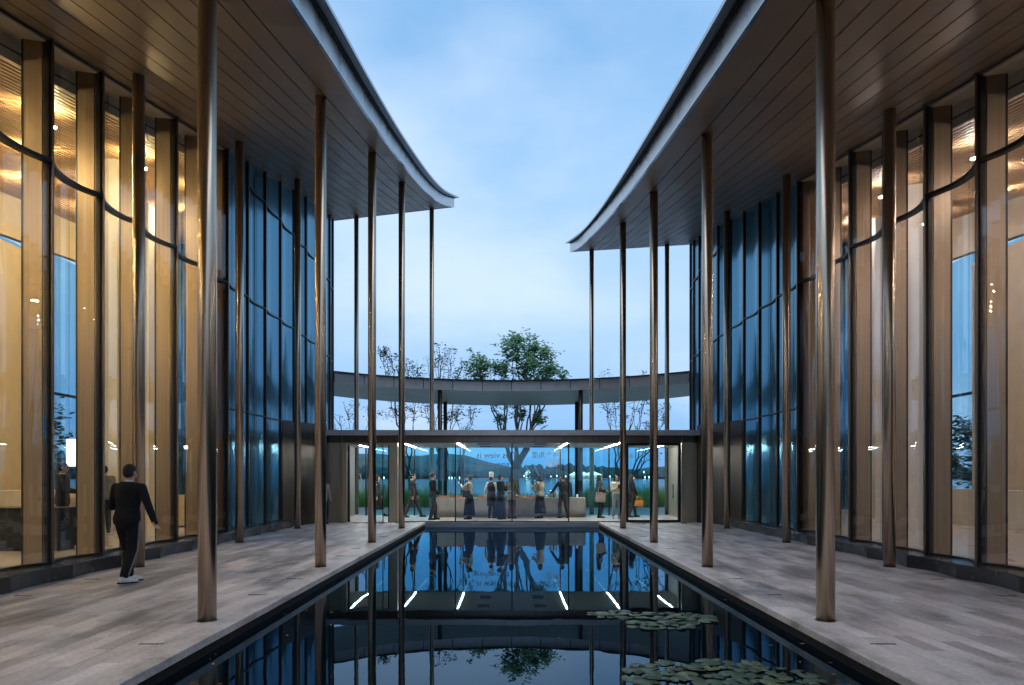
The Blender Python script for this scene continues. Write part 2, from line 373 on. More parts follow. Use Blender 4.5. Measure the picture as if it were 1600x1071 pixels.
# walkways either side of the pool
def walkway(s):
    name = 'walkway'
    X0, X1, Y0, Y1 = PW + .32, 7.6, -6.0, 24.36
    o = struct(name, MB().box(s * PW, s * X1, Y0, Y1, -.62, -.03), 'grout')
    part('pool_wall', MB().box(s * (PW - .02), s * PW, Y0, PY, -.6, -.075), 'pool_stone', o)
    y = Y0; rnd = random.Random(3 + s)
    lens = [.6, .75, .9, 1.2]; wd = .172
    meshes = {l: rbox(-wd / 2 + .0035, wd / 2 - .0035, -l / 2 + .0035, l / 2 - .0035, -.03, 0, .003).mesh('paver', 'paving') for l in lens}
    spots = []
    r = 0; x = X0
    while x + wd < X1:
        y = Y0 - rnd.random() * .9
        while y < Y1 - .02:
            l = rnd.choice(lens)
            if y + l > Y1: break
            if y >= Y0: spots.append((x + wd / 2, y + l / 2, l))
            y += l
        x += wd
    def key(p):
        px = abs(p[0]) / max(p[1], .1) * 1067
        seen = p[1] > 5.0 and px < 815
        return (0 if seen else 1, p[1])
    spots.sort(key=key)
    rest = MB()
    for i, (px, py, l) in enumerate(spots):
        dz = rnd.uniform(-.0015, .0015)
        if i < 300:
            link('paver', meshes[l], o, (s * px, py, dz))
        else:
            rest.box(s * (px - wd / 2 + .002), s * (px + wd / 2 - .002), py - l / 2 + .002, py + l / 2 - .002, -.03, dz)
    part('paver', rest, 'paving', o, kind='stuff')
    # coping stones overhang the pool by a little
    cm = MB(); L_ = 1.2
    cm = rbox(-.175, .175, -L_ / 2 + .0015, L_ / 2 - .0015, -.075, .004, .006).mesh('coping_stone', 'coping')
    k = 0; y = Y0
    while y + L_ <= Y1 + .01:
        link('coping_stone', cm, o, (s * (PW + .143), y + L_ / 2, rnd.uniform(-.001, .001))); y += L_
    if Y1 - y > .05: part('coping_stone', rbox(min(s * (PW - .032), s * (PW + .318)), max(s * (PW - .032), s * (PW + .318)), y, Y1, -.075, .004, .006), 'coping', o)
    sm = MB().box(-.12, .12, -.011, .011, -.02, .006).mesh('floor_slot', 'slot_dark')
    for sx, sy in ((3.5, 6.54), (3.5, 9.28), (3.47, 10.75), (6.63, 9.2), (6.63, 10.7), (3.5, 13.9), (3.5, 15.3), (3.5, 18.4)):
        link('floor_slot', sm, o, (s * sx, sy, 0))
    return o
walkway(-1); walkway(1)

# ------------------------------------------------------------------ the two halls
QO = {-1: (1.797e-3, .20478, 5.6254), 1: (2.0776e-3, .12787, 5.8617)}
QI = {-1: (6.565e-4, .21113, 6.1039), 1: (1.3677e-3, .14536, 6.1836)}
def zs(s, x, y):
    f = lambda c: c[0] * y * y + c[1] * y + c[2]
    a, b_ = f(QO[s]), f(QI[s]); return a + (b_ - a) * (abs(x) - 3.43) / (6.69 - 3.43)
YB0, YB1, PITCH = -5.4, 29.7, 1.35
WX = 7.35
FAR = 16.5
def wx(y): return WX + (.44 * ((y - 25) / 4.7) ** 2 if y > 25 else 0)
def table(pts):
    def f(y):
        if y <= pts[0][0]: return pts[0][1]
        for i in range(len(pts) - 1):
            (a, p), (b_, q) = pts[i], pts[i + 1]
            if y <= b_:
                u = (y - a) / (b_ - a); m0 = (q - pts[i - 1][1]) / (b_ - pts[i - 1][0]) if i else (q - p) / (b_ - a)
                m1 = (pts[i + 2][1] - p) / (pts[i + 2][0] - a) if i + 2 < len(pts) else (q - p) / (b_ - a)
                h = b_ - a; return p * (2 * u ** 3 - 3 * u * u + 1) + m0 * h * (u ** 3 - 2 * u * u + u) + q * (3 * u * u - 2 * u ** 3) + m1 * h * (u ** 3 - u * u)
        return pts[-1][1]
    return f
# plan curves of the eaves: soffit edge and projecting roof plate
EAVE = {-1: table([(0, 2.60), (9, 2.70), (13, 2.80), (19, 2.90), (23, 2.94), (26, 2.91), (28.2, 2.80), (30.2, 2.54)]), 1: table([(0, 2.70), (9, 2.74), (18, 2.78), (26, 2.75), (28.4, 2.72), (30.2, 2.58)])}
PLATE = {-1: table([(0, 2.42), (9, 2.51), (12, 2.58), (16, 2.66), (21, 2.70), (24, 2.70), (27, 2.63), (30.5, 2.34)]), 1: table([(0, 2.48), (8, 2.53), (12, 2.57), (17, 2.63), (22, 2.67), (26, 2.63), (30.5, 2.40)])}
def surf(mb, s, X0_, X1_, y0, y1, t0, t1, n=5, m=1):
    """a slab that follows the twisted soffit: t0..t1 are heights above it"""
    rs = []
    for i in range(n + 1):
        y = y0 + (y1 - y0) * i / n; r = []; x0, x1 = (X0_(y) if callable(X0_) else X0_), (X1_(y) if callable(X1_) else X1_)
        for j in range(m + 1):
            x = x0 + (x1 - x0) * j / m; r.append((s * x, y, zs(s, x, y) + t0))
        for j in range(m, -1, -1):
            x = x0 + (x1 - x0) * j / m; r.append((s * x, y, zs(s, x, y) + t1))
        if s > 0: r = r[::-1]
        rs.append(r)
    return mb.rings(rs)
def flute(s, y0, y1, off=0., sag=.19, n=10):
    """points of one concave bay between two mullions, off metres towards the room"""
    return [(s * (wx(y0 + (y1 - y0) * k / n) + off + sag * (1 - (2 * k / n - 1) ** 2)), y0 + (y1 - y0) * k / n) for k in range(n + 1)]
def curved_sheet(mb, s, pts, zb, zt, th):
    """a curved pane of thickness th; zb and zt give the bottom and top height at a point"""
    rs = []
    for x, y in pts:
        x2 = x + s * th
        rs.append([(x, y, zb(x, y)), (x2, y, zb(x, y)), (x2, y, zt(x, y)), (x, y, zt(x, y))])
    return mb.rings(rs)

def hall(s, label, lightmat):
    H = thing('exhibition_hall', label, 'building', (s * 11, 12, 0))
    # roof: deck, fascia, projecting edge
    r = MB(); surf(r, s, 3.02, FAR + 1.5, -5.5, 30.12, .05, .34, 24, 4); part('roof', r, 'roof_dark', H)
    y = -5.5
    while y < 30.1:
        y2 = min(y + 3.25, 30.2); f = MB(); surf(f, s, EAVE[s], lambda v: EAVE[s](v) + .05, y + .004, y2 - .004, -.01, .37, 16); part('fascia_panel', f, 'fascia_metal', H); y = y2
    e = MB(); surf(e, s, PLATE[s], 3.6, -5.5, 30.4, .40, .45, 180); part('roof_edge', e, 'roof_edge', H)
    e = MB(); surf(e, s, lambda v: PLATE[s](v) - .006, lambda v: PLATE[s](v) - .0005, -5.5, 30.4, .395, .452, 180); part('edge_trim', e, 'fascia_metal', H)
    e = MB(); surf(e, s, lambda v: EAVE[s](v) - .018, lambda v: EAVE[s](v) - .001, -5.5, 30.2, -.022, -.002, 180); part('drip_edge', e, 'fascia_metal', H)
    g_ = MB(); surf(g_, s, lambda v: EAVE[s](v) - .05, lambda v: EAVE[s](v) + .1, -5.5, 30.2, .375, .397, 180); part('gutter', g_, 'roof_dark', H)
    f = MB(); surf(f, s, lambda v: EAVE[s](v) + .06, FAR, 30.14, 30.2, -.01, .37, 1, 4); part('fascia_panel', f, 'fascia_metal', H)
    # soffit panels: twelve runs of long boards
    n = 14; wd = .3717
    for i in range(n):
        xa = 3.35 + (i - 1) * wd; y = -5.4 + (i % 3) * .9 - 1.8
        while y < 30.12:
            ya, yb = max(y, -5.4), min(y + 2.7, 30.13); y += 2.7
            if yb - ya < .3: continue
            p = MB(); surf(p, s, xa + .011 if i else (lambda v: EAVE[s](v) + .06), xa + wd - .011, ya + .002, yb - .002, 0, .03, 3 if i else 8); part('soffit_panel', p, 'soffit_metal', H)
    # columns
    for x in (3.45, 6.70):
        for y in (3.1, 7.62, 12.18, 16.72, 21.3, 29.45):
            r_ = .099
            top = zs(s, x, y) + .02
            c = MB(); c.rings([[(r_ * math.cos(2 * math.pi * k / 28), r_ * math.sin(2 * math.pi * k / 28), z) for k in range(28)] for z in (0, top)])
            col = link('column', c.mesh('column', 'bronze_column', True), H, (s * x, y, 0))
            for pl in col.data.polygons: pl.use_smooth = len(pl.vertices) == 4
            j = MB(); j.rings([[(rr * math.cos(2 * math.pi * k / 28), rr * math.sin(2 * math.pi * k / 28), z) for k in range(28)] for rr, z in ((.110, 0), (.110, .008), (.101, .010))])
            link('base_ring', j.mesh('base_ring', 'bronze_dark'), col, (0, 0, 0), local=True)
    # the fluted front
    nb = round((YB1 - YB0) / PITCH)
    ys = [YB0 + k * PITCH for k in range(nb + 1)]
    for k, y in enumerate(ys):
        zt = zs(s, WX, y) - .002; W_ = wx(y)
        m_ = MB().box(s * (W_ - .055), s * (W_ + .10), y - .020, y + .020, .2, zt); part('mullion', m_, 'mullion_bronze', H)
        q = MB().box(s * (W_ - .015), s * (W_ + .07), y - .045, y - .0205, .2, zt).box(s * (W_ - .015), s * (W_ + .07), y + .0205, y + .045, .2, zt); part('mullion_gasket', q, 'mullion_dark', H)
        if y < 17.6:
            fn = MB().box(s * (WX + .105), s * (WX + .40), y - .03, y + .03, .2, zt - .03); fo = part('mullion_fin', fn, 'bronze_fin', H)
            ed = MB().box(s * (WX + .402), s * (WX + .43), y - .035, y + .035, .2, zt - .03); part('fin_edge', ed, 'mullion_dark', fo)
    for k in range(nb):
        y0, y1 = ys[k] + .03, ys[k + 1] - .03
        closed = ys[k] > 17.5
        pts = flute(s, y0, y1, 0, .08 if closed else .19)
        top = lambda x, y: zs(s, x, y) - .012
        lv = [.235] + ([3.4] if closed else []) + [6.6]
        if zs(s, WX, y0) > 10.2: lv.append(9.75)
        for a, zb in enumerate(lv):
            zb_ = (lambda z: (lambda x, y: z))(zb)
            zt_ = (lambda z: (lambda x, y: z))(lv[a + 1]) if a + 1 < len(lv) else top
            mat = 'dark_glass' if closed else 'hall_glass'
            if closed and a == 0 and ys[k] > 20.3: mat = 'bronze_dark'
            g_ = MB(); curved_sheet(g_, s, pts, zb_, zt_, .016); part('glass_pane' if mat != 'bronze_dark' else 'metal_panel', g_, mat, H, smooth=False)
        for z in lv[1:]:
            t_ = MB(); curved_sheet(t_, s, flute(s, y0, y1, -.05, .08 if closed else .19), lambda x, y: z - (.018 if closed else .032), lambda x, y: z + (.018 if closed else .032), .12); part('transom', t_, 'mullion_dark', H)
        hd = MB(); curved_sheet(hd, s, flute(s, y0, y1, -.03, .08 if closed else .19), lambda x, y: zs(s, x, y) - .04, lambda x, y: zs(s, x, y) - .005, .09); part('head_rail', hd, 'soffit_metal', H)
        sl = MB(); curved_sheet(sl, s, flute(s, y0, y1, -.04, .08 if closed else .19), lambda x, y: .20, lambda x, y: .26, .11); part('sill_rail', sl, 'mullion_dark', H)
        pl = MB(); rs = []
        for j, (x, y) in enumerate(flute(s, ys[k] + .004, ys[k + 1] - .004, -.36, .10)):
            xi = flute(s, ys[k], ys[k + 1], .02)[j][0]
            rs.append([(x, y, 0), (xi, y, 0), (xi, y, .225), (x + s * .015, y, .225), (x, y, .21)])
        pl.rings(rs); part('plinth_block', pl, 'plinth_stone', H)
    bk = MB().box(s * (WX + .42), s * (WX + .5), 17.62, 29.6, .2, 9.0); part('backing_wall', bk, 'roof_dark', H)
    cw = MB().box(s * (WX + .5), s * (WX + .52), 17.62, 29.6, .2, 8.9); part('inner_wall', cw, 'interior_wall', H)
    # interior
    part('interior_floor', MB().box(s * (WX + .02), s * FAR, YB0, 29.95, -.6, .2), 'interior_floor', H)
    sl = MB()
    k = 0; x = WX + .62
    while x < FAR - .1:
        surf(sl, s, x, x + .075, YB0 + .2, 29.5, -.46, -.38, 10); x += .15
    part('ceiling_slats', sl, 'wood_slat', H, kind='stuff')
    cb = MB(); surf(cb, s, WX + .55, FAR, YB0, 29.9, -.30, -.27, 10, 3); part('ceiling_board', cb, 'roof_dark', H)
    cv = MB(); surf(cv, s, WX + .03, WX + .60, YB0, 17.45, -.075, -.045, 10); surf(cv, s, WX + .56, WX + .60, YB0, 17.45, -.46, -.076, 10); part('ceiling_margin', cv, 'interior_wall', H)
    # far side: wall above tall windows, posts, end walls
    up = MB(); rs = []
    for i in range(13):
        y = YB0 + (29.95 - YB0) * i / 12; zt = zs(s, FAR, y) - .3; rs.append([(s * FAR, y, min(zt - .3, 7.0 + .09 * (y - YB0))), (s * (FAR + .25), y, min(zt - .3, 7.0 + .09 * (y - YB0))), (s * (FAR + .25), y, zt), (s * FAR, y, zt)])
    up.rings(rs); part('upper_wall', up, 'interior_wall', H)
    y = YB0
    while y < 29.9:
        zt = min(zs(s, FAR, y) - .6, 7.0 + .09 * (y - YB0))
        part('window_post', MB().box(s * FAR, s * (FAR + .2), y - .04, y + .04, .2, zt), 'mullion_dark', H)
        y2 = min(y + 2.7, 29.9)
        part('glass_pane', MB().box(s * (FAR + .1), s * (FAR + .112), y + .04, y2 - .04, .2, zt), 'far_glass', H)
        y = y2
    part('window_rail', MB().box(s * FAR, s * (FAR + .18), YB0, 29.9, 4.6, 4.68), 'mullion_dark', H)
    for y, ewm in ((YB0 - .1, 'interior_wall'), (29.86, 'dark_glass')):
        ew = MB(); rs = []
        for x in (wx(min(y, 29.7)) + .03, FAR + .2):
            rs.append([(s * x, y, -.6), (s * x, y + .08, -.6), (s * x, y + .08, zs(s, x, y) + .04), (s * x, y, zs(s, x, y) + .04)])
        ew.rings(rs); part('end_wall', ew, ewm, H)
    for y, x in ((17.9, 10.45), (9.5, 11.2), (23.5, 12.6)):
        part('interior_column', MB().box(s * (x - .19), s * (x + .19), y - .19, y + .19, .2, zs(s, x, y) - .47), 'white_wall', H)
    for ya, yb in ((19.4, 24.3), (10.5, 13.2), (2.0, 5.0)):
        part('wall_panel', MB().box(s * (FAR - .12), s * (FAR - .02), ya, yb, .2, 7.0 + .09 * (ya - YB0)), 'interior_wall', H)
    part('low_wall', rbox(min(s * 13.2, s * 13.5), max(s * 13.2, s * 13.5), 2, 21, .2, 1.25), 'white_wall', H)
    # curtain in the last open bay
    for yb in (16.32,):
        c = MB(); rs = []
        for i in range(61):
            y = yb + 1.14 * i / 60; x = WX + .27 + .035 * math.sin(i * 1.15) + .01 * math.sin(i * 2.7)
            rs.append([(s * x, y, .25), (s * (x + .006), y, .25), (s * (x + .006), y, zs(s, x, y) - .3), (s * x, y, zs(s, x, y) - .3)])
        c.rings(rs); part('curtain', c, 'curtain', H, smooth=True)
    # long ceiling lights
    for x in (9.2, 11.8, 14.4):
        for y in (0, 3.4, 6.8, 10.2, 13.6, 17, 20.4, 23.8, 27.2):
            lt = MB(); surf(lt, s, x - .035, x + .035, y - .09, y + .09, -.80, -.765, 1); part('ceiling_light', lt, lightmat, H)
    # roller band of soft light at the foot of the inner wall
    return H
HL = hall(-1, 'long hall with fluted glass front and tilted bronze roof left of the pool', 'hall_light_warm')
HR = hall(1, 'long hall with fluted glass front and lower tilted roof right of the pool', 'hall_light_soft')

# ------------------------------------------------------------------ glass pavilion at the end of the pool
GY, RY = 24.4, 28.45
PV = thing('glass_pavilion', 'low glass pavilion with flat roof across the far end of the pool', 'building', (0, 26.4, 0))
part('floor', MB().box(-6.8, 6.8, PY + .08, 28.88, -.6, .0), 'interior_floor', PV)
part('plinth', MB().box(-PW + .001, PW - .001, PY - .01, PY + .078, -.6, -.085), 'pool_ledge', PV)
part('sill', MB().box(-PW + .001, PW - .001, PY - .035, PY + .078, -.083, -.004), 'pool_ledge', PV)
part('ceiling', MB().box(-6.75, 6.75, GY + .03, RY + .2, 2.84, 2.90), 'ceiling_white', PV)
part('roof', MB().box(-6.9, 6.9, GY - .34, RY + .5, 3.10, 3.25), 'ring_fascia', PV)
xj = [-6.9, -6.07, -4.05, -2.02, 0, 2.02, 4.05, 6.07, 6.9]
for a, b_ in zip(xj[:-1], xj[1:]):
    part('fascia_panel', MB().box(a + .008, b_ - .008, GY - .375, GY - .342, 3.075, 3.265), 'ring_fascia', PV)
    part('transom_panel', MB().box(a + .008, b_ - .008, GY - .02, GY + .02, 2.83, 3.098), 'mullion_bronze', PV)
for a, b_ in zip(xj[2:-3], xj[3:-2]):
    part('glass_pane', MB().box(a + .01, b_ - .01, GY - .008, GY + .008, .012, 2.828), 'pavilion_glass', PV)
for x in (-2.02, 0, 2.02):
    part('mullion', MB().box(x - .02, x + .02, GY - .06, GY + .06, .004, 2.83), 'black_metal', PV)
part('bottom_rail', MB().box(-4.05, 4.05, GY - .05, GY + .05, -.002, .03), 'mullion_dark', PV)
for a, b_ in zip(xj[1:-2], xj[2:-1]):
    part('rear_pane', MB().box(a + .03, b_ - .03, RY - .008, RY + .008, .012, 2.838), 'rear_glass', PV)
for x in xj[1:-1]:
    part('rear_mullion', MB().box(x - .025, x + .025, RY - .06, RY + .06, .004, 2.838), 'black_metal', PV)
for s in (-1, 1):
    part('side_wall', MB().box(s * 6.6, s * 6.72, GY + .1, RY + .3, .0, 2.838), 'bronze_panel', PV)
# bronze panels and doors at each side
for s in (-1, 1):
    for a, b_ in ((6.05, 6.46), (6.465, 6.80)):
        part('metal_panel', MB().box(s * a, s * b_, GY - .03, GY + .03, .002, 2.826), 'bronze_panel', PV)
D = link('door', None, PV, (5.05, GY, 0))
part('frame', MB().box(4.06, 4.15, GY - .07, GY + .07, .002, 2.826).box(5.93, 6.02, GY - .07, GY + .07, .002, 2.826).box(4.152, 5.928, GY - .07, GY + .07, 2.73, 2.826).box(4.152, 5.928, GY - .07, GY + .07, .004, .075), 'black_metal', D)
part('pane', MB().box(4.155, 5.925, GY - .008, GY + .008, .078, 2.727), 'pavilion_glass', D)
part('handle', MB().box(5.72, 5.75, GY - .13, GY - .10, .85, 1.35).box(5.72, 5.75, GY - .10, GY - .008, .9, .93).box(5.72, 5.75, GY - .10, GY - .008, 1.27, 1.30), 'steel', D)
D = link('door', None, PV, (-5.05, GY, 0))
part('frame', MB().box(-6.02, -5.86, GY - .22, GY + .22, .002, 2.826).box(-4.36, -4.07, GY - .16, GY + .10, .002, 2.826).box(-5.858, -4.362, GY - .07, GY + .07, 2.74, 2.826), 'bronze_panel', D)
part('inner_frame', MB().box(-5.855, -5.80, GY - .05, GY + .05, .004, 2.738).box(-4.42, -4.365, GY - .05, GY + .05, .004, 2.738).box(-4.52, -4.49, GY - .6, GY - .57, .004, 2.73), 'black_metal', D)
part('pane', MB().box(-5.798, -4.422, GY - .008, GY + .008, .02, 2.735), 'pavilion_glass', D)
part('handle', MB().box(-4.55, -4.52, GY - .12, GY - .09, .85, 1.35).box(-4.55, -4.52, GY - .09, GY - .008, .9, .93).box(-4.55, -4.52, GY - .09, GY - .008, 1.27, 1.30), 'steel', D)
lm = MB().box(-.017, .017, -1.72, 1.72, -.012, .0).mesh('ceiling_light', 'strip_light')
for x in (-5.9, -3.97, -1.97, 2.0, 3.93, 5.88):
    link('ceiling_light', lm, PV, (x, 26.5, 2.838))
vm = MB()
for k in range(3): vm.box(-.22, .22, -.30 + k * .22, -.16 + k * .22, -.03, 0)
vm = vm.mesh('ceiling_vent', 'black_metal')
for x in (-1.05, 1.05):
    for y in (25.3, 27.2): link('ceiling_vent', vm, PV, (x, y, 2.839))
# lettering on the rear glass, read from the lake side
def letters(body, x, z, size, mat):
    c = bpy.data.curves.new('lettering', 'FONT'); c.body = body; c.size = size; c.extrude = .002; c.align_x = 'LEFT'
    o = bpy.data.objects.new('lettering', c); COL.objects.link(o); dg = bpy.context.evaluated_depsgraph_get(); dg.update()
    me = bpy.data.meshes.new_from_object(o.evaluated_get(dg)); bpy.data.objects.remove(o)
    me.materials.clear(); me.materials.append(M[mat])
    q = link('lettering', me, PV, (x, RY - .02, z)); q.rotation_euler = (R(90), 0, R(180)); return q
letters('This view is', .22, 2.40, .36, 'lettering'); letters('something.', -.1, 2.02, .36, 'lettering')
letters('换个角度', 1.98, 2.42, .29, 'lettering'); letters('看见', 1.98, 2.06, .29, 'lettering_brown')
letters('滨湖生活', 5.1, 2.42, .2, 'lettering')

# bronze lobby boxes joining pavilion and halls
for s, nm in ((-1, 'dark bronze metal entrance block between the left hall and pavilion'), (1, 'dark bronze metal entrance block between the right hall and pavilion')):
    B = thing('entrance_block', nm, 'entrance', (s * 7.0, 23, 0))
    pth = [(7.36, 21.88), (7.10, 22.65), (6.83, 23.43), (6.56, 24.22)]
    for (xa, ya), (xb, yb) in zip(pth[:-1], pth[1:]):
        d = Vector((xb - xa, yb - ya)); d.normalize(); g0 = .004
        A = (xa + d.x * g0, ya + d.y * g0); Bp = (xb - d.x * g0, yb - d.y * g0)
        n_ = (d.y * .04, -d.x * .04)
        p = MB(); p.rings([[(s * A[0], A[1], .002), (s * Bp[0], Bp[1], .002), (s * (Bp[0] + n_[0]), Bp[1] + n_[1], .002), (s * (A[0] + n_[0]), A[1] + n_[1], .002)],
                           [(s * A[0], A[1], 3.44), (s * Bp[0], Bp[1], 3.44), (s * (Bp[0] + n_[0]), Bp[1] + n_[1], 3.44), (s * (A[0] + n_[0]), A[1] + n_[1], 3.44)]])
        part('metal_panel', p, 'bronze_dark', B)
    c = MB(); c.rings([[(s * 7.40, 21.95, z), (s * 6.62, 24.24, z), (s * 6.95, 24.24, z), (s * 7.41, 24.24, z)] for z in (3.38, 3.45)]); part('roof', c, 'bronze_dark', B)

# ------------------------------------------------------------------ curved canopy beyond the pavilion
RC = thing('curved_canopy', 'curved flat canopy on slim posts beyond the glass pavilion roof', 'canopy', (0, 36, 0))
ZR = 5.76
def arcf(t): a = t * .705; return (12.2 * math.sin(a), 20.7 + 12.2 * math.cos(a))
def arcb(t): a = t * .93; return (11.4 * math.sin(a), 28.2 + 11.4 * math.cos(a))
def ring_pt(t, u):
    a, b_ = arcf(t), arcb(t); return (a[0] + (b_[0] - a[0]) * u, a[1] + (b_[1] - a[1]) * u)
NT = 14; T = [-1.15 + 2.3 * i / NT for i in range(NT + 1)]
for i in range(NT):
    rs = []
    for k in range(4):
        t = T[i] + .002 + (T[i + 1] - T[i] - .004) * k / 3; x, y = arcf(t); x2, y2 = ring_pt(t, .006)
        rs.append([(x, y, ZR - .01), (x2, y2, ZR - .01), (x2, y2, ZR + .46), (x, y, ZR + .46)])
    p = MB().rings(rs); part('fascia_panel', p, 'ring_fascia', RC)
for u0, u1, z0, z1, mat, nm in ((-.025, .03, .464, .51, 'roof_dark', 'roof_edge'), (.007, 1.0, .05, .44, 'roof_dark', 'roof')):
    rs = []
    for i in range(43):
        t = -1.15 + 2.3 * i / 42; a, b_ = ring_pt(t, u0), ring_pt(t, u1); rs.append([(*a, ZR + z0), (*b_, ZR + z0), (*b_, ZR + z1), (*a, ZR + z1)])
    p = MB().rings(rs); part(nm, p, mat, RC)
for k in range(20):
    rs = []
    for i in range(31):
        t = -1.15 + 2.3 * i / 30; a, b_ = ring_pt(t, .008 + k * .0496), ring_pt(t, .008 + k * .0496 + .0465); rs.append([(*a, ZR), (*b_, ZR), (*b_, ZR + .03), (*a, ZR + .03)])
    p = MB().rings(rs); part('soffit_strip', p, 'ring_soffit', RC)
for x, y in ((-3.42, 32.6), (3.30, 32.6), (-3.66, 37.8), (3.62, 37.8), (-9.6, 33.2), (9.6, 33.2)):
    p = MB().tube([(x, y, -.004), (x, y, ZR)], .105, 20); part('column', p, 'bronze_dark', RC, smooth=True)  # dark bronze here carries the posts' backlit shade in its colour

# ------------------------------------------------------------------ people
def cloth_mat(name, col, rough=.85):
    if name not in M: P(name, col, rough, 0, var=.10, scale=30, spec=.25)
    return name
for nme, c in (('fabric_black', (.010, .010, .012)), ('fabric_navy', (.016, .020, .032)), ('fabric_charcoal', (.035, .037, .042)), ('fabric_cream', (.62, .56, .47)),
               ('fabric_beige', (.36, .29, .22)), ('fabric_white', (.72, .70, .68)), ('fabric_grey', (.20, .21, .23)), ('denim_grey', (.22, .25, .29)), ('fabric_brown', (.11, .075, .055)),
               ('fabric_red', (.45, .05, .04)), ('fabric_olive', (.06, .07, .045)), ('shoe_white', (.66, .65, .64)), ('shoe_black', (.014, .014, .014)), ('bag_orange', (.52, .21, .05)), ('bag_canvas', (.60, .50, .38))):
    cloth_mat(nme, c)
P('skin', (.50, .29, .20), .5, 0, var=.06, scale=12); P('hair_black', (.010, .008, .007), .7, 0, var=.3, scale=40, stretch=(4, 4, 1)); P('eye_dark', (.01, .008, .008), .2); P('lip', (.36, .13, .11), .5)
def fuse(mb, voxel, smooth=3, fac=.5):
    """one continuous skin grown over overlapping closed shapes"""
    me = bpy.data.meshes.new('tmp'); me.from_pydata(mb.v, [], mb.f); o = bpy.data.objects.new('tmp', me); COL.objects.link(o)
    r = o.modifiers.new('r', 'REMESH'); r.mode = 'VOXEL'; r.voxel_size = voxel; r.use_smooth_shade = True
    if smooth: s_ = o.modifiers.new('s', 'SMOOTH'); s_.iterations = smooth; s_.factor = fac
    dg = bpy.context.evaluated_depsgraph_get(); dg.update()
    out = bpy.data.meshes.new_from_object(o.evaluated_get(dg)); bpy.data.objects.remove(o); bpy.data.meshes.remove(me)
    return out
def ik(S, Tg, a, b, pole):
    S, Tg = Vector(S), Vector(Tg); d = Tg - S; l = min(d.length, (a + b) * .999); d.normalize(); Tg = S + d * l
    c = (a * a - b * b + l * l) / (2 * l); h = math.sqrt(max(a * a - c * c, 0)); p = Vector(pole); p = p - d * p.dot(d); p.normalize()
    return S + d * c + p * h, Tg
TORSO = [(.80, .09, .09, 0), (.86, .150, .112, -.005), (.93, .160, .118, -.008), (1.0, .148, .108, 0), (1.09, .132, .098, .004), (1.2, .148, .104, .004), (1.31, .168, .108, 0), (1.38, .165, .095, -.004), (1.43, .115, .078, -.006), (1.465, .060, .058, -.004)]
def torso_shell(mb, grow, z0, z1, hs, lean, wscale=1.0, flare=0.):
    zz = [r for r in TORSO if z0 <= r[0] <= z1]
    def at(z):
        for a, b_ in zip(TORSO[:-1], TORSO[1:]):
            if a[0] <= z <= b_[0]: u = (z - a[0]) / (b_[0] - a[0]); return tuple(a[i] + (b_[i] - a[i]) * u for i in range(4))
        return TORSO[0][:0] + ((z,) + TORSO[1][1:]) if z < .8 else (z,) + TORSO[-1][1:]
    prof = [at(z0)] + zz + [at(z1)] if z0 >= .8 else [(z0, .160, .122, 0), ((z0 + .88) / 2, .160, .120, 0)] + [r for r in TORSO if .9 < r[0] <= z1] + [at(z1)]
    rs = []
    for z, rx, ry, yo in prof:
        f = 1 + flare * max(0, (1.0 - z))
        rs.append([lean(Vector(((rx * wscale * f + grow) * math.cos(2 * math.pi * k / 20) * hs, ((ry * f + grow) * math.sin(2 * math.pi * k / 20) + yo) * hs, z * hs))) for k in range(20)])
    mb.rings(rs)
def hand(mb, w_, d, up, hs, side, curl=.5):
    """palm, four bent fingers of unequal length and a thumb off the side"""
    d = Vector(d).normalized(); up = Vector(up); up = (up - d * up.dot(d)).normalized(); sd = d.cross(up).normalized()
    def q(a, b_, c): return Vector(w_) + d * a * hs + sd * b_ * hs + up * c * hs
    for k in range(4):
        b_ = (-.030 + .020 * k); mb.chain([(q(.0, b_ * .7, 0), .017 * hs), (q(.085, b_, 0), .0135 * hs)])
        ln = (.062, .074, .078, .068)[k if side < 0 else 3 - k]
        a1 = curl * .6; a2 = curl * 1.5
        p1 = q(.085 + ln * .5 * math.cos(a1), b_ * 1.12, -ln * .5 * math.sin(a1)); p2 = p1 + (d * math.cos(a2) - up * math.sin(a2)) * ln * .5 * hs
        mb.chain([(q(.085, b_, 0), .0105 * hs), (p1, .0095 * hs), (p2, .0075 * hs)])
    b0 = .034 * (1 if side < 0 else -1)
    mb.chain([(q(.02, b0 * .6, 0), .015 * hs), (q(.055, b0 * 1.45, -.012), .0115 * hs), (q(.088, b0 * 1.5, -.028), .009 * hs)])
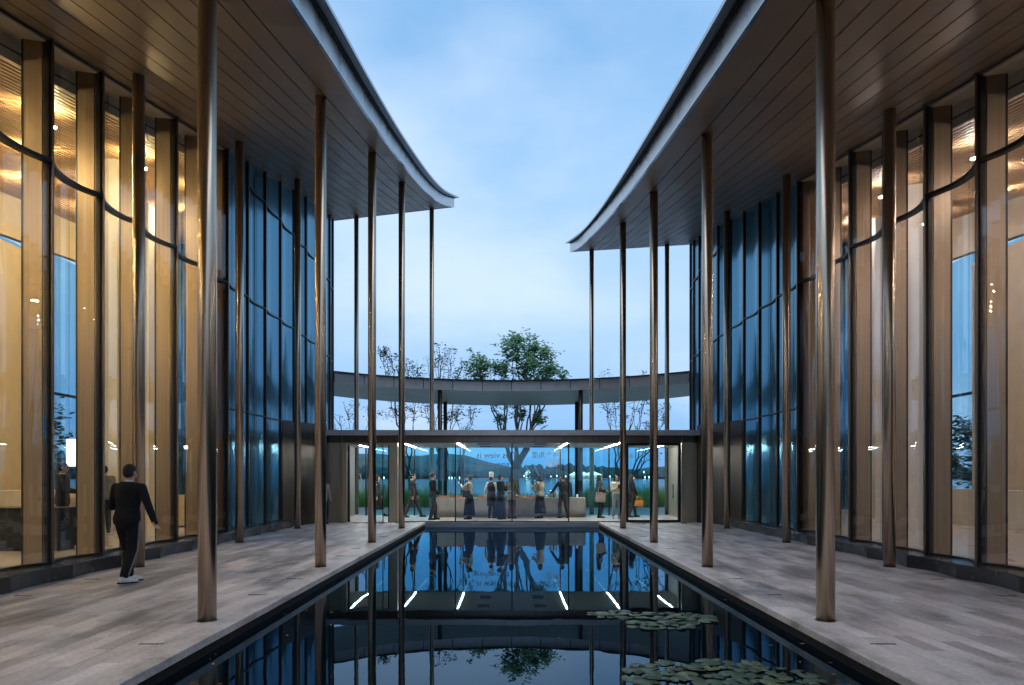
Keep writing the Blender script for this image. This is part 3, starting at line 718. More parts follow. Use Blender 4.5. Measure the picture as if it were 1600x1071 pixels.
def person(label, loc, face, H=1.70, hands=None, feet=None, top='fabric_black', sleeves=None, hem=.84, bottom='trousers', bcol='fabric_navy', shoes='shoe_black', hair='short', cuff=.94,
           lean_deg=0., head_turn=0., head_tilt=0., female=False, stripe=None, fine=False, toe=None, collar=None, group=None, skirt_hem=.22, apron=None, hat=False, nod=0., broad=1.):
    """face: heading in degrees, 0 looks away from the pool's near end, 90 to the right"""
    hs = H / 1.72
    root = thing('person', label, 'person', loc, -R(face), group)
    sw = (.165 if female else .188) * broad
    la = R(lean_deg)
    def lean(p):
        p = Vector(p); z0 = .92 * hs
        if p.z > z0:
            y, z = p.y, p.z - z0; p = Vector((p.x, y * math.cos(la) + z * math.sin(la), z0 + z * math.cos(la) - y * math.sin(la)))
        return p
    hands = hands or {}; feet = feet or {}
    arms = []; legs = []
    for s_ in (-1, 1):
        S = lean((s_ * sw * hs, 0, (1.395 - .022 * (broad > 1)) * hs)); hz = hands.get(s_, (s_ * .25, .06, .80)); Tg = Vector(hz[:3]) * hs
        el, wr = ik(S, Tg, .285 * hs, .255 * hs, (s_ * .55, -1, -.25)); arms.append((s_, S, el, wr, hz[3] if len(hz) > 3 else .5))
        hp_ = Vector((s_ * .085, 0, .90)) * hs; ft = Vector(feet.get(s_, (s_ * .10, .0, .085))) * hs
        kn, an = ik(hp_, ft, .425 * hs, .41 * hs, (s_ * .08, 1, 0)); legs.append((s_, hp_, kn, an))
    def toe_dir(s_): a = R((toe or {}).get(s_, s_ * 10)); return Vector((math.sin(a), math.cos(a), 0))
    # body: one skin
    b = MB(); torso_shell(b, 0, .80, 1.465, hs, lean, .9 if female else 1.0)
    hc = lean((0, .012, 1.595)if False else Vector((0, .012, 1.595)) * hs); nb = lean(Vector((0, -.008, 1.43)) * hs)
    hr = Matrix.Rotation(-R(head_turn), 3, 'Z') @ Matrix.Rotation(R(head_tilt), 3, 'Y') @ Matrix.Rotation(-R(nod) - la, 3, 'X')
    hq = lambda x, y, z: hc + hr @ (Vector((x, y, z)) * hs)
    b.chain([(nb, .058 * hs), (hq(0, -.018, -.07), .052 * hs)])
    b.ell(hq(0, -.008, .025), (.076 * hs, .096 * hs, .092 * hs), 20, 14, hr); b.ell(hq(0, .022, -.045), (.058 * hs, .066 * hs, .072 * hs), 16, 12, hr); b.ell(hq(0, .055, -.088), (.026 * hs, .024 * hs, .024 * hs), 12, 8, hr)
    b.chain([(hq(0, .082, .012), .008 * hs), (hq(0, .104, -.026), .0135 * hs)]); b.ell(hq(0, .07, .03), (.05 * hs, .018 * hs, .014 * hs), 12, 8, hr)
    for s_ in (-1, 1): b.ell(hq(s_ * .077, -.012, -.004), (.012 * hs, .020 * hs, .032 * hs), 10, 8, hr); b.ell(hq(s_ * .040, .062, -.028), (.02 * hs, .015 * hs, .018 * hs), 10, 8, hr)
    for s_, S, el, wr, cu in arms:
        b.chain([(lean(Vector((s_ * .10, 0, 1.38)) * hs), .055 * hs), (S, .050 * hs), (S.lerp(el, .4), .046 * hs), (el, .037 * hs), (el.lerp(wr, .3), .039 * hs), (wr, .025 * hs)])
        dd = (wr - el).normalized(); upv = Vector((-s_ * .8, .2, .4)) if abs(dd.z) > .6 else Vector((0, 0, 1)); hand(b, wr, dd, upv, hs, s_, cu)
    for s_, hp_, kn, an in legs:
        b.chain([(hp_, .082 * hs), (hp_.lerp(kn, .4), .074 * hs), (kn, .052 * hs), (kn.lerp(an, .35), .052 * hs), (an, .034 * hs)])
        td = toe_dir(s_); b.chain([(an + Vector((0, 0, -.03)) * hs - td * .02 * hs, .034 * hs), (an + td * .13 * hs + Vector((0, 0, -.052)) * hs, .026 * hs)])
    me = fuse(b, .0066 if fine else .0085, 3); me.materials.append(M['skin']); me.name = 'body'; body = link('body', me, root, local=True)
    for s_ in (-1, 1):
        link('eye', MB().ell(hq(s_ * .033, .0815, .006), (.0125 * hs, .007 * hs, .0075 * hs), 10, 6, hr).mesh('eye', 'eye_dark', True), root, local=True)
        link('eyebrow', MB().ell(hq(s_ * .034, .088, .030), (.018 * hs, .006 * hs, .0045 * hs), 10, 6, hr).mesh('eyebrow', 'hair_black', True), root, local=True)
    link('mouth', MB().ell(hq(0, .084, -.062), (.022 * hs, .009 * hs, .0075 * hs), 10, 6, hr).mesh('mouth', 'lip', True), root, local=True)
    # hair
    h = MB(); h.ell(hq(0, -.022, .036), (.084 * hs, .100 * hs, .094 * hs), 20, 14, hr); h.ell(hq(0, -.045, .0), (.080 * hs, .074 * hs, .085 * hs), 16, 12, hr)
    if hair == 'bob':
        h.ell(hq(0, -.045, -.06), (.092 * hs, .075 * hs, .10 * hs), 16, 12, hr)
        for s_ in (-1, 1): h.ell(hq(s_ * .074, .005, -.045), (.024 * hs, .055 * hs, .10 * hs), 12, 10, hr)
    elif hair == 'long':
        h.chain([(hq(0, -.055, 0), .075 * hs), (hq(0, -.075, -.14), .066 * hs), (hq(0, -.085, -.30), .04 * hs)])
        for s_ in (-1, 1): h.chain([(hq(s_ * .070, .005, .02), .028 * hs), (hq(s_ * .082, .0, -.10), .030 * hs), (hq(s_ * .09, .03, -.27), .022 * hs)])
    elif hair == 'bun': h.ell(hq(0, -.125, .03), (.045 * hs,) * 3, 12, 10, hr)
    hm = fuse(h, .008, 2); hm.materials.append(M['hair_black'])
    link('hair', hm, root, local=True)
    if hat:
        ht = MB(); n = 24
        ht.rings([[hq((.086 + .006 * (k % 2) * (i > 1)) * f * math.cos(2 * math.pi * k / n), -.012 + (.098 + .006 * (k % 2) * (i > 1)) * f * math.sin(2 * math.pi * k / n), z) for k in range(n)] for i, (f, z) in enumerate(((1, .045), (1.0, .105), (1.0, .12), (1.06, .26), (.9, .285)))])
        link('chef_hat', ht.mesh('chef_hat', 'fabric_white', True), root, local=True)
    # top with sleeves
    vx = .0095 if fine else .0125
    t_ = MB(); torso_shell(t_, .026, hem, 1.46, hs, lean, .9 if female else 1.03 * broad)
    sl = t_ if not sleeves else MB()
    for s_, S, el, wr, cu in arms:
        sl.chain([(lean(Vector((s_ * .09, 0, 1.385)) * hs), .068 * hs), (S, .070 * hs), (S.lerp(el, .5), .064 * hs), (el, .055 * hs), (el.lerp(wr, .5), .052 * hs), (el.lerp(wr, cuff), .041 * hs)])
    me = fuse(t_, vx, 3); me.materials.append(M[top]); link('top', me, root, local=True)
    if sleeves: me = fuse(sl, vx, 3); me.materials.append(M[sleeves]); link('sleeves', me, root, local=True)
    if collar:
        me = fuse(MB().chain([(lean(Vector((0, -.012, 1.448)) * hs), .064 * hs), (lean(Vector((0, -.006, 1.462)) * hs), .060 * hs)]), .008, 2); me.materials.append(M[collar]); link('collar', me, root, local=True)
    if apron:
        a_ = MB(); torso_shell(a_, .034, .50, 1.28, hs, lean, .95); me = fuse(a_, .0125, 3); me.materials.append(M[apron]); link('apron', me, root, local=True)
    if bottom == 'trousers':
        q = MB(); torso_shell(q, .016, .80, 1.02, hs, lean)
        for s_, hp_, kn, an in legs:
            q.chain([(hp_, .100 * hs), (hp_.lerp(kn, .45), .092 * hs), (kn, .076 * hs), (kn.lerp(an, .5), .070 * hs), (kn.lerp(an, .93), .060 * hs)])
        me = fuse(q, vx, 3); me.materials.append(M[bcol]); tr_ = link('trousers', me, root, local=True)
        if stripe:
            s_, hp_, kn, an = legs[1]
            o_ = Vector((1, .1, 0)).normalized()
            st = MB(); st.tube([hp_ + o_ * .098 * hs, hp_.lerp(kn, .45) + o_ * .089 * hs, kn + o_ * .073 * hs, kn.lerp(an, .5) + o_ * .067 * hs, kn.lerp(an, .92) + o_ * .058 * hs], .017, 10); link('side_stripe', st.mesh('side_stripe', stripe, True), tr_, local=True)
    else:
        n = 44; rs = []
        for i, z in enumerate((1.03, .97, .9, .78, .62, .46, .32, skirt_hem)):
            u = (1.03 - z) / (1.03 - skirt_hem); rx = .132 + .05 * min(1, u * 4) + .065 * u; ry = .104 + .035 * min(1, u * 4) + .085 * u
            rs.append([Vector(((rx + .016 * u * math.sin(k * 2 * math.pi / n * 11)) * math.cos(2 * math.pi * k / n), (ry + .016 * u * math.sin(k * 2 * math.pi / n * 11)) * math.sin(2 * math.pi * k / n), z)) * hs for k in range(n)])
        link('skirt', MB().rings(rs).mesh('skirt', bcol, True), root, local=True)
    for s_, hp_, kn, an in legs:
        td = toe_dir(s_); sm = MB(); lo = Vector((0, 0, .042 * hs - an.z + (an.z - .085 * hs)))
        hl = an + Vector((0, 0, -.042)) * hs - td * .035 * hs; tp = an + Vector((0, 0, -.052)) * hs + td * .155 * hs
        sm.chain([(hl, .042 * hs), (hl.lerp(tp, .55), .044 * hs), (tp, .033 * hs)]); sm.cone(an + Vector((0, 0, -.03)) * hs, an + Vector((0, 0, .012)) * hs, .045 * hs, .047 * hs)
        me = fuse(sm, .009, 2); me.materials.append(M[shoes]); sh = link('shoe', me, root, local=True)
        so = MB(); pr = td.cross(Vector((0, 0, 1)))
        so.rings([[an + td * (a * hs) + pr * (c * hs) + Vector((0, 0, z * hs)) for a, c in ((-.08, .02), (-.07, .036), (.05, .044), (.14, .04), (.185, .018), (.185, -.018), (.14, -.04), (.05, -.044), (-.07, -.036), (-.08, -.02))] for z in (-.085, -.066)])
        link('sole', so.mesh('sole', 'shoe_black'), sh, local=True)
    return root, hs
def at_person(root, p):
    a = root.rotation_euler.z; x, y, z = p
    return (root.location.x + x * math.cos(a) - y * math.sin(a), root.location.y + x * math.sin(a) + y * math.cos(a), root.location.z + z)
def tote(label, loc, rz, w_, h, d, mat, strap=.25):
    r = thing('bag', label, 'bag', loc, rz)
    b = MB(); b.rings([[(x * (w_ / 2 + g_), y * (d / 2 + g_ * .6), z) for x, y in ((-1, -.6), (-.9, -1), (.9, -1), (1, -.6), (1, .6), (.9, 1), (-.9, 1), (-1, .6))] for z, g_ in ((0, -.012), (.02, .004), (h * .4, .012), (h * .8, .0), (h, -.008))])
    part('bag_body', b, mat, r, smooth=False, local=True)
    for y in (-d * .38, d * .38):
        part('strap', MB().tube([(-w_ * .26, y, h - .04), (-w_ * .25, y * .8, h + strap * .5), (-w_ * .1, y * .3, h + strap * .95), (0, 0, h + strap), (w_ * .1, y * .3, h + strap * .95), (w_ * .25, y * .8, h + strap * .5), (w_ * .26, y, h - .04)], .008, 6), mat, r, smooth=True, local=True)
    return r

# the man walking away along the left walkway
person('man in black tracksuit and white trainers walking away along the left walkway', (-5.86, 10.32, .003), 6, 1.80,
       hands={-1: (-.14, .26, 1.16, 1.0), 1: (.47, -.06, .87, .5)}, feet={-1: (-.07, .15, .085), 1: (.06, -.16, .10)}, toe={-1: 40, 1: 50},
       top='fabric_black', bcol='fabric_black', shoes='shoe_white', stripe='fabric_grey', fine=True, hem=.80, collar='fabric_white', head_turn=0, broad=1.05, cuff=1.14, lean_deg=5)
# guests in the pavilion
person('blurred dark figure walking right beside the left bronze door post', (-3.86, 26.6, .003), 88, 1.74, hands={-1: (-.26, .16, .84), 1: (.26, .02, .80)}, feet={-1: (-.09, .34, .085), 1: (.09, -.30, .12)}, top='fabric_charcoal', bcol='fabric_charcoal', hem=.82)
person('man in black jacket and grey trousers standing nearest the left walkway corner', (-2.97, 25.6, .003), 70, 1.78, hands={-1: (-.22, .20, .98, 1.), 1: (.22, .16, .92, 1.)}, feet={-1: (-.13, .12, .085), 1: (.13, -.12, .085)}, top='fabric_black', bcol='fabric_charcoal', hem=.84, nod=12)
pw1, _ = person('woman in cream blouse and long black skirt drinking from a white cup', (-1.62, 25.95, .003), -72, 1.67, hands={-1: (-.12, .30, 1.34, 1.), 1: (.10, .28, 1.16, 1.)}, top='fabric_cream', bottom='skirt', bcol='fabric_black', hair='bun', female=True, hem=.98, skirt_hem=.16, nod=6)
pw2, _ = person('chef in tall white hat and dark apron facing the buffet table', (-.80, 26.62, .003), 28, 1.66, hands={-1: (-.30, .05, .90), 1: (.20, .30, 1.02, 1.)}, top='fabric_charcoal', sleeves='fabric_white', apron='fabric_black', bcol='fabric_black', hat=True, hem=.82, female=True)
pw3, _ = person('woman in black jacket and ankle length dark skirt holding a plate', (-.44, 26.0, .003), 122, 1.70, hands={-1: (-.06, .32, 1.10, 1.), 1: (.12, .28, 1.00, 1.)}, top='fabric_black', bottom='skirt', bcol='fabric_navy', hair='bun', female=True, hem=.95, skirt_hem=.08, head_turn=-50)
person('person in grey vest and brown trousers behind the middle glass joint', (-.02, 26.45, .003), 30, 1.68, hands={-1: (-.2, .26, 1.0, 1.), 1: (.24, .2, .95, 1.)}, top='fabric_grey', sleeves='fabric_brown', bcol='fabric_brown', hair='bob', female=True, hem=.74)
pw4, _ = person('woman with bobbed hair in beige cardigan and black skirt at the table', (1.10, 26.6, .003), -50, 1.68, hands={-1: (-.14, .28, 1.30, 1.), 1: (.12, .28, 1.12, 1.)}, top='fabric_beige', bottom='skirt', bcol='fabric_black', hair='bob', female=True, hem=.86, skirt_hem=.20)
person('man in black suit reaching left over the buffet table', (2.02, 26.75, .003), -22, 1.70, hands={-1: (-.38, .34, .98, .8), 1: (.24, .12, .86)}, feet={-1: (-.12, .06, .085), 1: (.14, -.12, .085)}, top='fabric_black', bcol='fabric_charcoal', hem=.74, lean_deg=8, nod=20)
person('figure in dark shirt standing just behind the reaching man', (2.26, 28.1, .003), -10, 1.62, top='fabric_navy', bcol='fabric_black', hair='bob', female=True)
pw5, _ = person('woman in dark top and black trousers carrying a cream tote bag', (3.44, 26.8, .003), 80, 1.70, hands={-1: (-.12, .32, 1.08, 1.), 1: (.26, .12, 1.02, 1.)}, top='fabric_charcoal', bcol='fabric_black', hair='long', female=True, hem=.90)
pw6, _ = person('woman in cream blouse and grey jeans holding a phone with both hands', (4.03, 26.4, .003), 172, 1.68, hands={-1: (-.05, .24, 1.20, 1.), 1: (.06, .24, 1.20, 1.)}, feet={-1: (-.11, .04, .085), 1: (.12, -.02, .085)}, top='fabric_cream', bcol='denim_grey', hair='long', female=True, hem=.98, shoes='shoe_white', nod=10)
pw7, _ = person('figure in dark coat with an orange bag half behind a bronze column', (4.80, 27.3, .003), 90, 1.70, hands={-1: (-.24, .1, .82), 1: (.27, .22, .74, 1.2)}, feet={-1: (-.1, .16, .085), 1: (.1, -.14, .085)}, top='fabric_black', bcol='fabric_charcoal', hair='long', female=True, hem=.60)
person('person in dark shorts walking behind the third column on the left', (-5.36, 27.2, .003), 85, 1.68, hands={-1: (-.25, .15, .85), 1: (.25, .0, .8)}, feet={-1: (-.09, .30, .085), 1: (.09, -.28, .12)}, top='fabric_charcoal', bottom='skirt', bcol='fabric_black', skirt_hem=.52, hair='long', female=True)
person('person in pale beige coat standing by the brass panel left of the door', (-6.45, 23.3, .003), 150, 1.62, top='fabric_beige', bcol='fabric_black', hem=.50, hair='bob', female=True)
# people in the left hall
person('person in dark jacket with white collar inside the left hall, nearer the mullion', (-9.25, 14.0, .2), 60, 1.72, hands={-1: (-.2, .3, 1.1, 1.), 1: (.2, .3, 1.1, 1.)}, top='fabric_navy', bcol='fabric_black', collar='fabric_white')
person('person in long dark coat seen through the bay left of the hanging panel', (-9.95, 14.2, .2), 20, 1.70, top='fabric_brown', bcol='fabric_black', hem=.56, hair='long', female=True)
person('visitor in red top far inside the left hall', (-9.15, 20.6, .2), 0, 1.66, top='fabric_red', bcol='fabric_charcoal', hair='bob', female=True)
person('visitor in grey top at the rear of the left hall behind the second bay', (-10.3, 17.2, .2), -40, 1.70, top='fabric_grey', bcol='fabric_navy')
# things they hold
tote('cream canvas tote bag on the shoulder of a woman in black', at_person(pw5, (.20, -.02, .62)), pw5.rotation_euler.z + R(80), .36, .40, .09, 'bag_canvas', .30)
tote('orange leather handbag hanging behind the right pavilion door', at_person(pw7, (.29, .24, .44)), pw7.rotation_euler.z + R(70), .32, .24, .12, 'bag_orange', .16)
tote('black shoulder bag of the woman in cream blouse', at_person(pw1, (-.20, .03, .84)), pw1.rotation_euler.z + R(80), .30, .24, .10, 'fabric_black', .42)
def cup(label, loc, mat='white_ware', r=.036, h=.10, nm='cup', cat='cup', group=None):
    c = MB(); n = 16
    c.rings([[(rr * math.cos(2 * math.pi * k / n), rr * math.sin(2 * math.pi * k / n), z) for k in range(n)] for rr, z in ((r * .75, 0), (r * .8, .004), (r, h), (r * .93, h), (r * .7, .01))])
    return tag(link(nm, c.mesh(nm, mat, True), None, loc), label, cat, group)
cup('white paper cup raised by the drinking woman', at_person(pw1, (-.09, .40, 1.33)))
def plate(label, loc, r=.12, mat='white_ware', group=None):
    n = 24; c = MB().rings([[(rr * math.cos(2 * math.pi * k / n), rr * math.sin(2 * math.pi * k / n), z) for k in range(n)] for rr, z in ((r * .55, 0), (r * .6, .002), (r, .018), (r * .98, .022), (r * .58, .008))])
    return tag(link('plate', c.mesh('plate', mat, True), None, loc), label, 'plate', group)
plate('small white plate in the hands of the woman in black jacket', at_person(pw3, (.03, .42, 1.06)))
ph = rbox(-.036, .036, -.005, .005, -.075, .075, .002); tag(link('phone', ph.mesh('phone', 'black_metal'), None, at_person(pw6, (.0, .35, 1.24))), 'dark phone held by the woman in grey jeans', 'phone')

# ------------------------------------------------------------------ buffet table
TX0, TX1, TY0, TY1, TZ = -3.0, 2.92, 27.15, 27.95, .78
TB = thing('buffet_table', 'long buffet table hidden under a grey cloth in the pavilion', 'table', (0, 27.55, 0))
part('tabletop', MB().box(TX0 + .02, TX1 - .02, TY0 + .02, TY1 - .02, TZ - .03, TZ - .004), 'wood_food', TB)
for x in (TX0 + .15, -.04, TX1 - .15):
    for y in (TY0 + .1, TY1 - .1): part('leg', MB().box(x - .025, x + .025, y - .025, y + .025, 0, TZ - .032), 'black_metal', TB)
c = MB(); rs = []; per = []
n1, n2 = 90, 14
for i in range(n1): per.append((TX0 + (TX1 - TX0) * i / n1, TY0, 0, -1))
for i in range(n2): per.append((TX1, TY0 + (TY1 - TY0) * i / n2, 1, 0))
for i in range(n1): per.append((TX1 - (TX1 - TX0) * i / n1, TY1, 0, 1))
for i in range(n2): per.append((TX0, TY1 - (TY1 - TY0) * i / n2, -1, 0))
rnd = random.Random(4)
wv = [rnd.uniform(0, 6) for _ in range(4)]
def fold(i): return .5 + .5 * math.sin(i * .55 + wv[0]) * math.sin(i * .13 + wv[1])
for z, g_ in ((.02, 1.0), (.3, .75), (.6, .3), (TZ - .01, .05), (TZ, 0)):
    rs.append([(x + nx * (.012 + .05 * g_ * fold(i)), y + ny * (.012 + .05 * g_ * fold(i)), z) for i, (x, y, nx, ny) in enumerate(per)])
c.rings(rs); tag(link('tablecloth', c.mesh('tablecloth', 'cloth_grey', True)), 'plain grey tablecloth reaching the pavilion floor', 'tablecloth')
def tray(label, x, mat, n=9, w_=.46, stack=1):
    t_ = thing('food_tray', label, 'tray', (x, 27.45, TZ + .002))
    b = MB().box(-w_ / 2, w_ / 2, -.15, .15, 0, .015).box(-w_ / 2, w_ / 2, -.15, -.14, .0151, .04).box(-w_ / 2, w_ / 2, .14, .15, .0151, .04); part('board', b, 'wood_food', t_, local=True)
    rr = random.Random(int(x * 100))
    for k in range(n):
        p = MB().ell((-w_ / 2 + .05 + (w_ - .1) * k / (n - 1), rr.uniform(-.08, .08), .045), (.045, .05, .034), 10, 6); part('pastry', p, mat, t_, smooth=True, local=True)
tray('wooden tray of pale rolls at the left end of the table', -2.72, 'bread', 7)
tray('wooden tray of red and brown snacks left of the drinking woman', -2.15, 'red_food', 8)
tray('wooden tray of pastries right beside the drinking woman', -1.15, 'bread', 8)
tray('wooden tray of brown bites right of the middle joint', .35, 'bread', 7, .5)
tray('wooden tray of red snacks beside the woman with bobbed hair', .78, 'red_food', 5, .28)
plate('wide white plate lying on the grey cloth near the middle', (.62, 27.35, TZ + .002), .16)
cup('white cup on the table right of the bobbed woman', (1.40, 27.4, TZ + .002)); cup('white cup alone at the right end of the table', (2.62, 27.4, TZ + .002), r=.05, h=.13)
def bottle(label, x, y, mat, h=.30, group=None):
    n = 14; c = MB().rings([[(rr * math.cos(2 * math.pi * k / n), rr * math.sin(2 * math.pi * k / n), z) for k in range(n)] for rr, z in ((.036, 0), (.04, .01), (.04, h * .6), (.016, h * .8), (.015, h))])
    tag(link('bottle', c.mesh('bottle', mat, True), None, (x, y, TZ + .002)), label, 'bottle', group)
for i, (x, mt, lb) in enumerate(((1.55, 'steel', 'steel flask on the table under the reaching arm'), (1.68, 'fabric_brown', 'dark brown bottle on the table between steel flask and cream jug'), (1.80, 'fabric_cream', 'cream jug on the table beside the reaching man'), (-2.45, 'fabric_brown', 'brown bottle between the two left food trays'))): bottle(lb, x, 27.42, mt)
pl = thing('potted_plant', 'leafy potted plant standing on the buffet table', 'plant', (.15, 27.75, TZ + .002))
part('pot', MB().rings([[(r_ * math.cos(k * .5236), r_ * math.sin(k * .5236), z) for k in range(12)] for r_, z in ((.06, 0), (.085, .12))]), 'white_ware', pl, local=True)
rnd = random.Random(9); lf = MB()
for k in range(46):
    a = rnd.uniform(0, 6.28); t_ = rnd.uniform(.3, 1.0); l = rnd.uniform(.18, .36)
    p0 = Vector((0, 0, .11)); d = Vector((math.cos(a) * t_, math.sin(a) * t_, 1.0)).normalized(); p1 = p0 + d * l * .6; p2 = p0 + d * l + Vector((math.cos(a), math.sin(a), -.3)) * .08; sdv = Vector((-math.sin(a), math.cos(a), 0)) * .022
    lf.add([p0, p1 + sdv, p2, p1 - sdv], [(0, 1, 2, 3)])
part('foliage', lf, 'leaf_green', pl, local=True)

# furnishings of the left hall
ct = thing('counter', 'low dark reception counter inside the left hall', 'counter', (-9.35, 13.2, .2))
part('body', MB().box(-.75, .75, -.3, .3, .06, .78), 'fabric_charcoal', ct, local=True); part('top', MB().box(-.79, .79, -.34, .34, .782, .82), 'black_metal', ct, local=True); part('foot', MB().box(-.7, .7, -.25, .25, 0, .058), 'black_metal', ct, local=True)
hp2 = thing('hanging_panel', 'bright blank panel hanging inside the left hall', 'panel', (-9.95, 15.6, 1.85)); part('screen', MB().box(-.25, .25, -.02, .02, 0, .62), 'lit_panel', hp2, local=True); part('cord', MB().box(-.2, -.196, -.003, .003, .621, 6.2).box(.196, .2, -.003, .003, .621, 6.2), 'black_metal', hp2, local=True)
for x, y, lb in ((-9.35, 19.4, 'cream display block inside the left hall behind the walking man'), (-9.2, 21.5, 'cream display block by the visitor in red'), (-11.2, 16.8, 'cream display block deep in the left hall')):
    dsp = thing('display_block', lb, 'display', (x, y, .2)); part('body', rbox(-.35, .35, -.35, .35, .05, .9), 'display_cream', dsp, local=True); part('foot', MB().box(-.3, .3, -.3, .3, 0, .049), 'black_metal', dsp, local=True)

# ------------------------------------------------------------------ trees and planting
F_ = 1066.67
def img(px, py, d): return Vector(((px - 797) * d / F_ - .07, d, 1.6 + (746 - py) * d / F_))
def leaf(mb, p, sz, rnd, flat=.5):
    a = rnd.uniform(0, 6.28); u = Vector((math.cos(a), math.sin(a), rnd.uniform(-flat, flat))).normalized(); v = u.cross(Vector((rnd.uniform(-.6, .6), rnd.uniform(-.6, .6), 1))).normalized()
    p = Vector(p); s2 = sz * rnd.uniform(.7, 1.25)
    mb.add([p - u * s2 * .5, p + v * s2 * .28, p + u * s2 * .5, p - v * s2 * .28], [(0, 1, 2, 3)])
def limb(mb, a, b, ra, rb, rnd, wig=.12, n=6, sides=7):
    a, b = Vector(a), Vector(b); l = (b - a).length; pts = []
    for i in range(n + 1):
        u = i / n; w_ = math.sin(math.pi * u) * wig * l
        pts.append(a.lerp(b, u) + Vector((rnd.uniform(-1, 1), rnd.uniform(-1, 1), rnd.uniform(-.3, .6) + .5 * (1 - u))) * w_ * .35)
    pts[0] = a; pts[-1] = b
    mb.tube(pts, [ra + (rb - ra) * i / n for i in range(n + 1)], sides); return pts
def tree(label, base, fork, rad, clusters, leafm, bark, lsz, dens, seed, twig=3, group=None, top=.018, name='tree', arms=3):
    """fork: height where limbs start; clusters: (centre, radius) pairs carrying the leaves"""
    rnd = random.Random(seed)
    o = thing(name, label, 'tree', base, group=group)
    b0 = Vector(base); F0 = b0 + Vector((rnd.uniform(-.1, .1), rnd.uniform(-.1, .1), fork))
    t_ = MB(); limb(t_, b0 - Vector((0, 0, .1)), F0, rad, rad * .78, rnd, .05, 5, 10)
    part('trunk', t_, bark, o, smooth=True)
    lm_ = MB(); lv = MB()
    cs = sorted(clusters, key=lambda q: q[0][0]); per = math.ceil(len(cs) / arms); hub = {}
    for g0 in range(0, len(cs), per):
        grp = cs[g0:g0 + per]; ce = Vector((0, 0, 0))
        for q in grp: ce += Vector(q[0]) / len(grp)
        ce.z = min(ce.z, min(q[0][2] for q in grp) + .5)
        hb = F0.lerp(ce, .62); hp_ = limb(lm_, F0 - Vector((0, 0, .12)), hb, rad * .66, rad * .34, rnd, .16, 6, 9)
        for q in grp: hub[id(q)] = hp_
    for q_ in cs:
        c, r_ = q_; c = Vector(c); hp_ = hub[id(q_)]; st = hp_[rnd.randint(4, 6)]
        mid = st.lerp(c, .5) + Vector((rnd.uniform(-.2, .2), rnd.uniform(-.3, .3), rnd.uniform(-.1, .3)))
        pts = limb(lm_, st, mid, rad * .26, rad * .17, rnd, .10) ; pts += limb(lm_, mid, c, rad * .165, top, rnd, .12)
        for k in range(twig):
            s0 = pts[rnd.randint(len(pts) // 2, len(pts) - 1)]
            dv = Vector((rnd.uniform(-1, 1), rnd.uniform(-1, 1), rnd.uniform(-.2, 1))).normalized() * r_ * rnd.uniform(.6, 1.1)
            tip = (c if k % 2 else s0) + dv; tp = limb(lm_, s0, tip, top * .8, .009, rnd, .18, 5, 5)
            for p in tp[2:]:
                for _ in range(int(dens * 4 + rnd.random())): leaf(lv, p + Vector((rnd.gauss(0, .12), rnd.gauss(0, .12), rnd.gauss(0, .12))), lsz, rnd)
        n = int(dens * 420 * r_ ** 2)
        # leaves gather in small sprays, leaving gaps between
        for _ in range(max(0, n // 14)):
            q = c + Vector((rnd.gauss(0, .5), rnd.gauss(0, .5), rnd.gauss(0, .45))) * r_
            for _ in range(14): leaf(lv, q + Vector((rnd.gauss(0, 1), rnd.gauss(0, 1), rnd.gauss(0, .8))) * .15, lsz, rnd)
    part('limbs', lm_, bark, o, smooth=True)
    if lv.v: part('crown', lv, leafm, o)
    return o
d = 43.0
C = lambda *l: [(img(x, y, d + dd), r_) for x, y, r_, dd in l]
tree('large leafy tree with open rounded crown behind the curved canopy', (img(806, 786, d).x, d, .02), 2.1, .24,
     C((748, 568, .85, 0), (752, 590, .6, .6), (782, 580, .7, .8), (800, 548, .85, -.6), (806, 532, .55, 0), (830, 545, .8, .7), (826, 575, .8, -.8), (848, 556, .8, .5), (856, 580, .6, -.5), (865, 578, .45, 0), (838, 600, .6, .6), (792, 600, .5, -.4),
       (845, 652, .45, 0), (783, 655, .3, .3), (814, 646, .4, .8), (880, 588, .3, .4), (806, 620, .6, 0)), 'leaf_green', 'bark', .25, 2.5, 5, 3, 'trees beyond the pavilion', arms=4)
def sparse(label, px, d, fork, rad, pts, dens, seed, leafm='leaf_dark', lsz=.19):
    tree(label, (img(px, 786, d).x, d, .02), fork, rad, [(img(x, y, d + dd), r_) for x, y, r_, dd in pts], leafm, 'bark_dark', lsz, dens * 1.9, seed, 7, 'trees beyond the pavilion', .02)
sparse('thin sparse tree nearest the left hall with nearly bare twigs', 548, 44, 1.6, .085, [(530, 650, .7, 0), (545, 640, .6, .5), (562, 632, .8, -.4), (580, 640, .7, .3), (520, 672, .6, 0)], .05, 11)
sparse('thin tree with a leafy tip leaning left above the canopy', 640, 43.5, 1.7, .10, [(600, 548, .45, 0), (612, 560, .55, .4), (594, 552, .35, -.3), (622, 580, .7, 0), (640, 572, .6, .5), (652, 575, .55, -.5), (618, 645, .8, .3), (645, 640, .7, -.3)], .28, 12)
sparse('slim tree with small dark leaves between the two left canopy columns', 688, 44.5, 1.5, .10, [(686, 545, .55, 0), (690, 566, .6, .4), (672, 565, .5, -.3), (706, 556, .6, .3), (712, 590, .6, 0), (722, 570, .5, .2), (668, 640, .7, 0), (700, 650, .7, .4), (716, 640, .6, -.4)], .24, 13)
sparse('slender young tree with green leaves left of the large tree', 722, 42.5, 1.3, .07, [(735, 645, .4, 0), (712, 655, .4, .3), (728, 668, .3, -.3), (742, 640, .4, .4)], .16, 14, 'leaf_green')
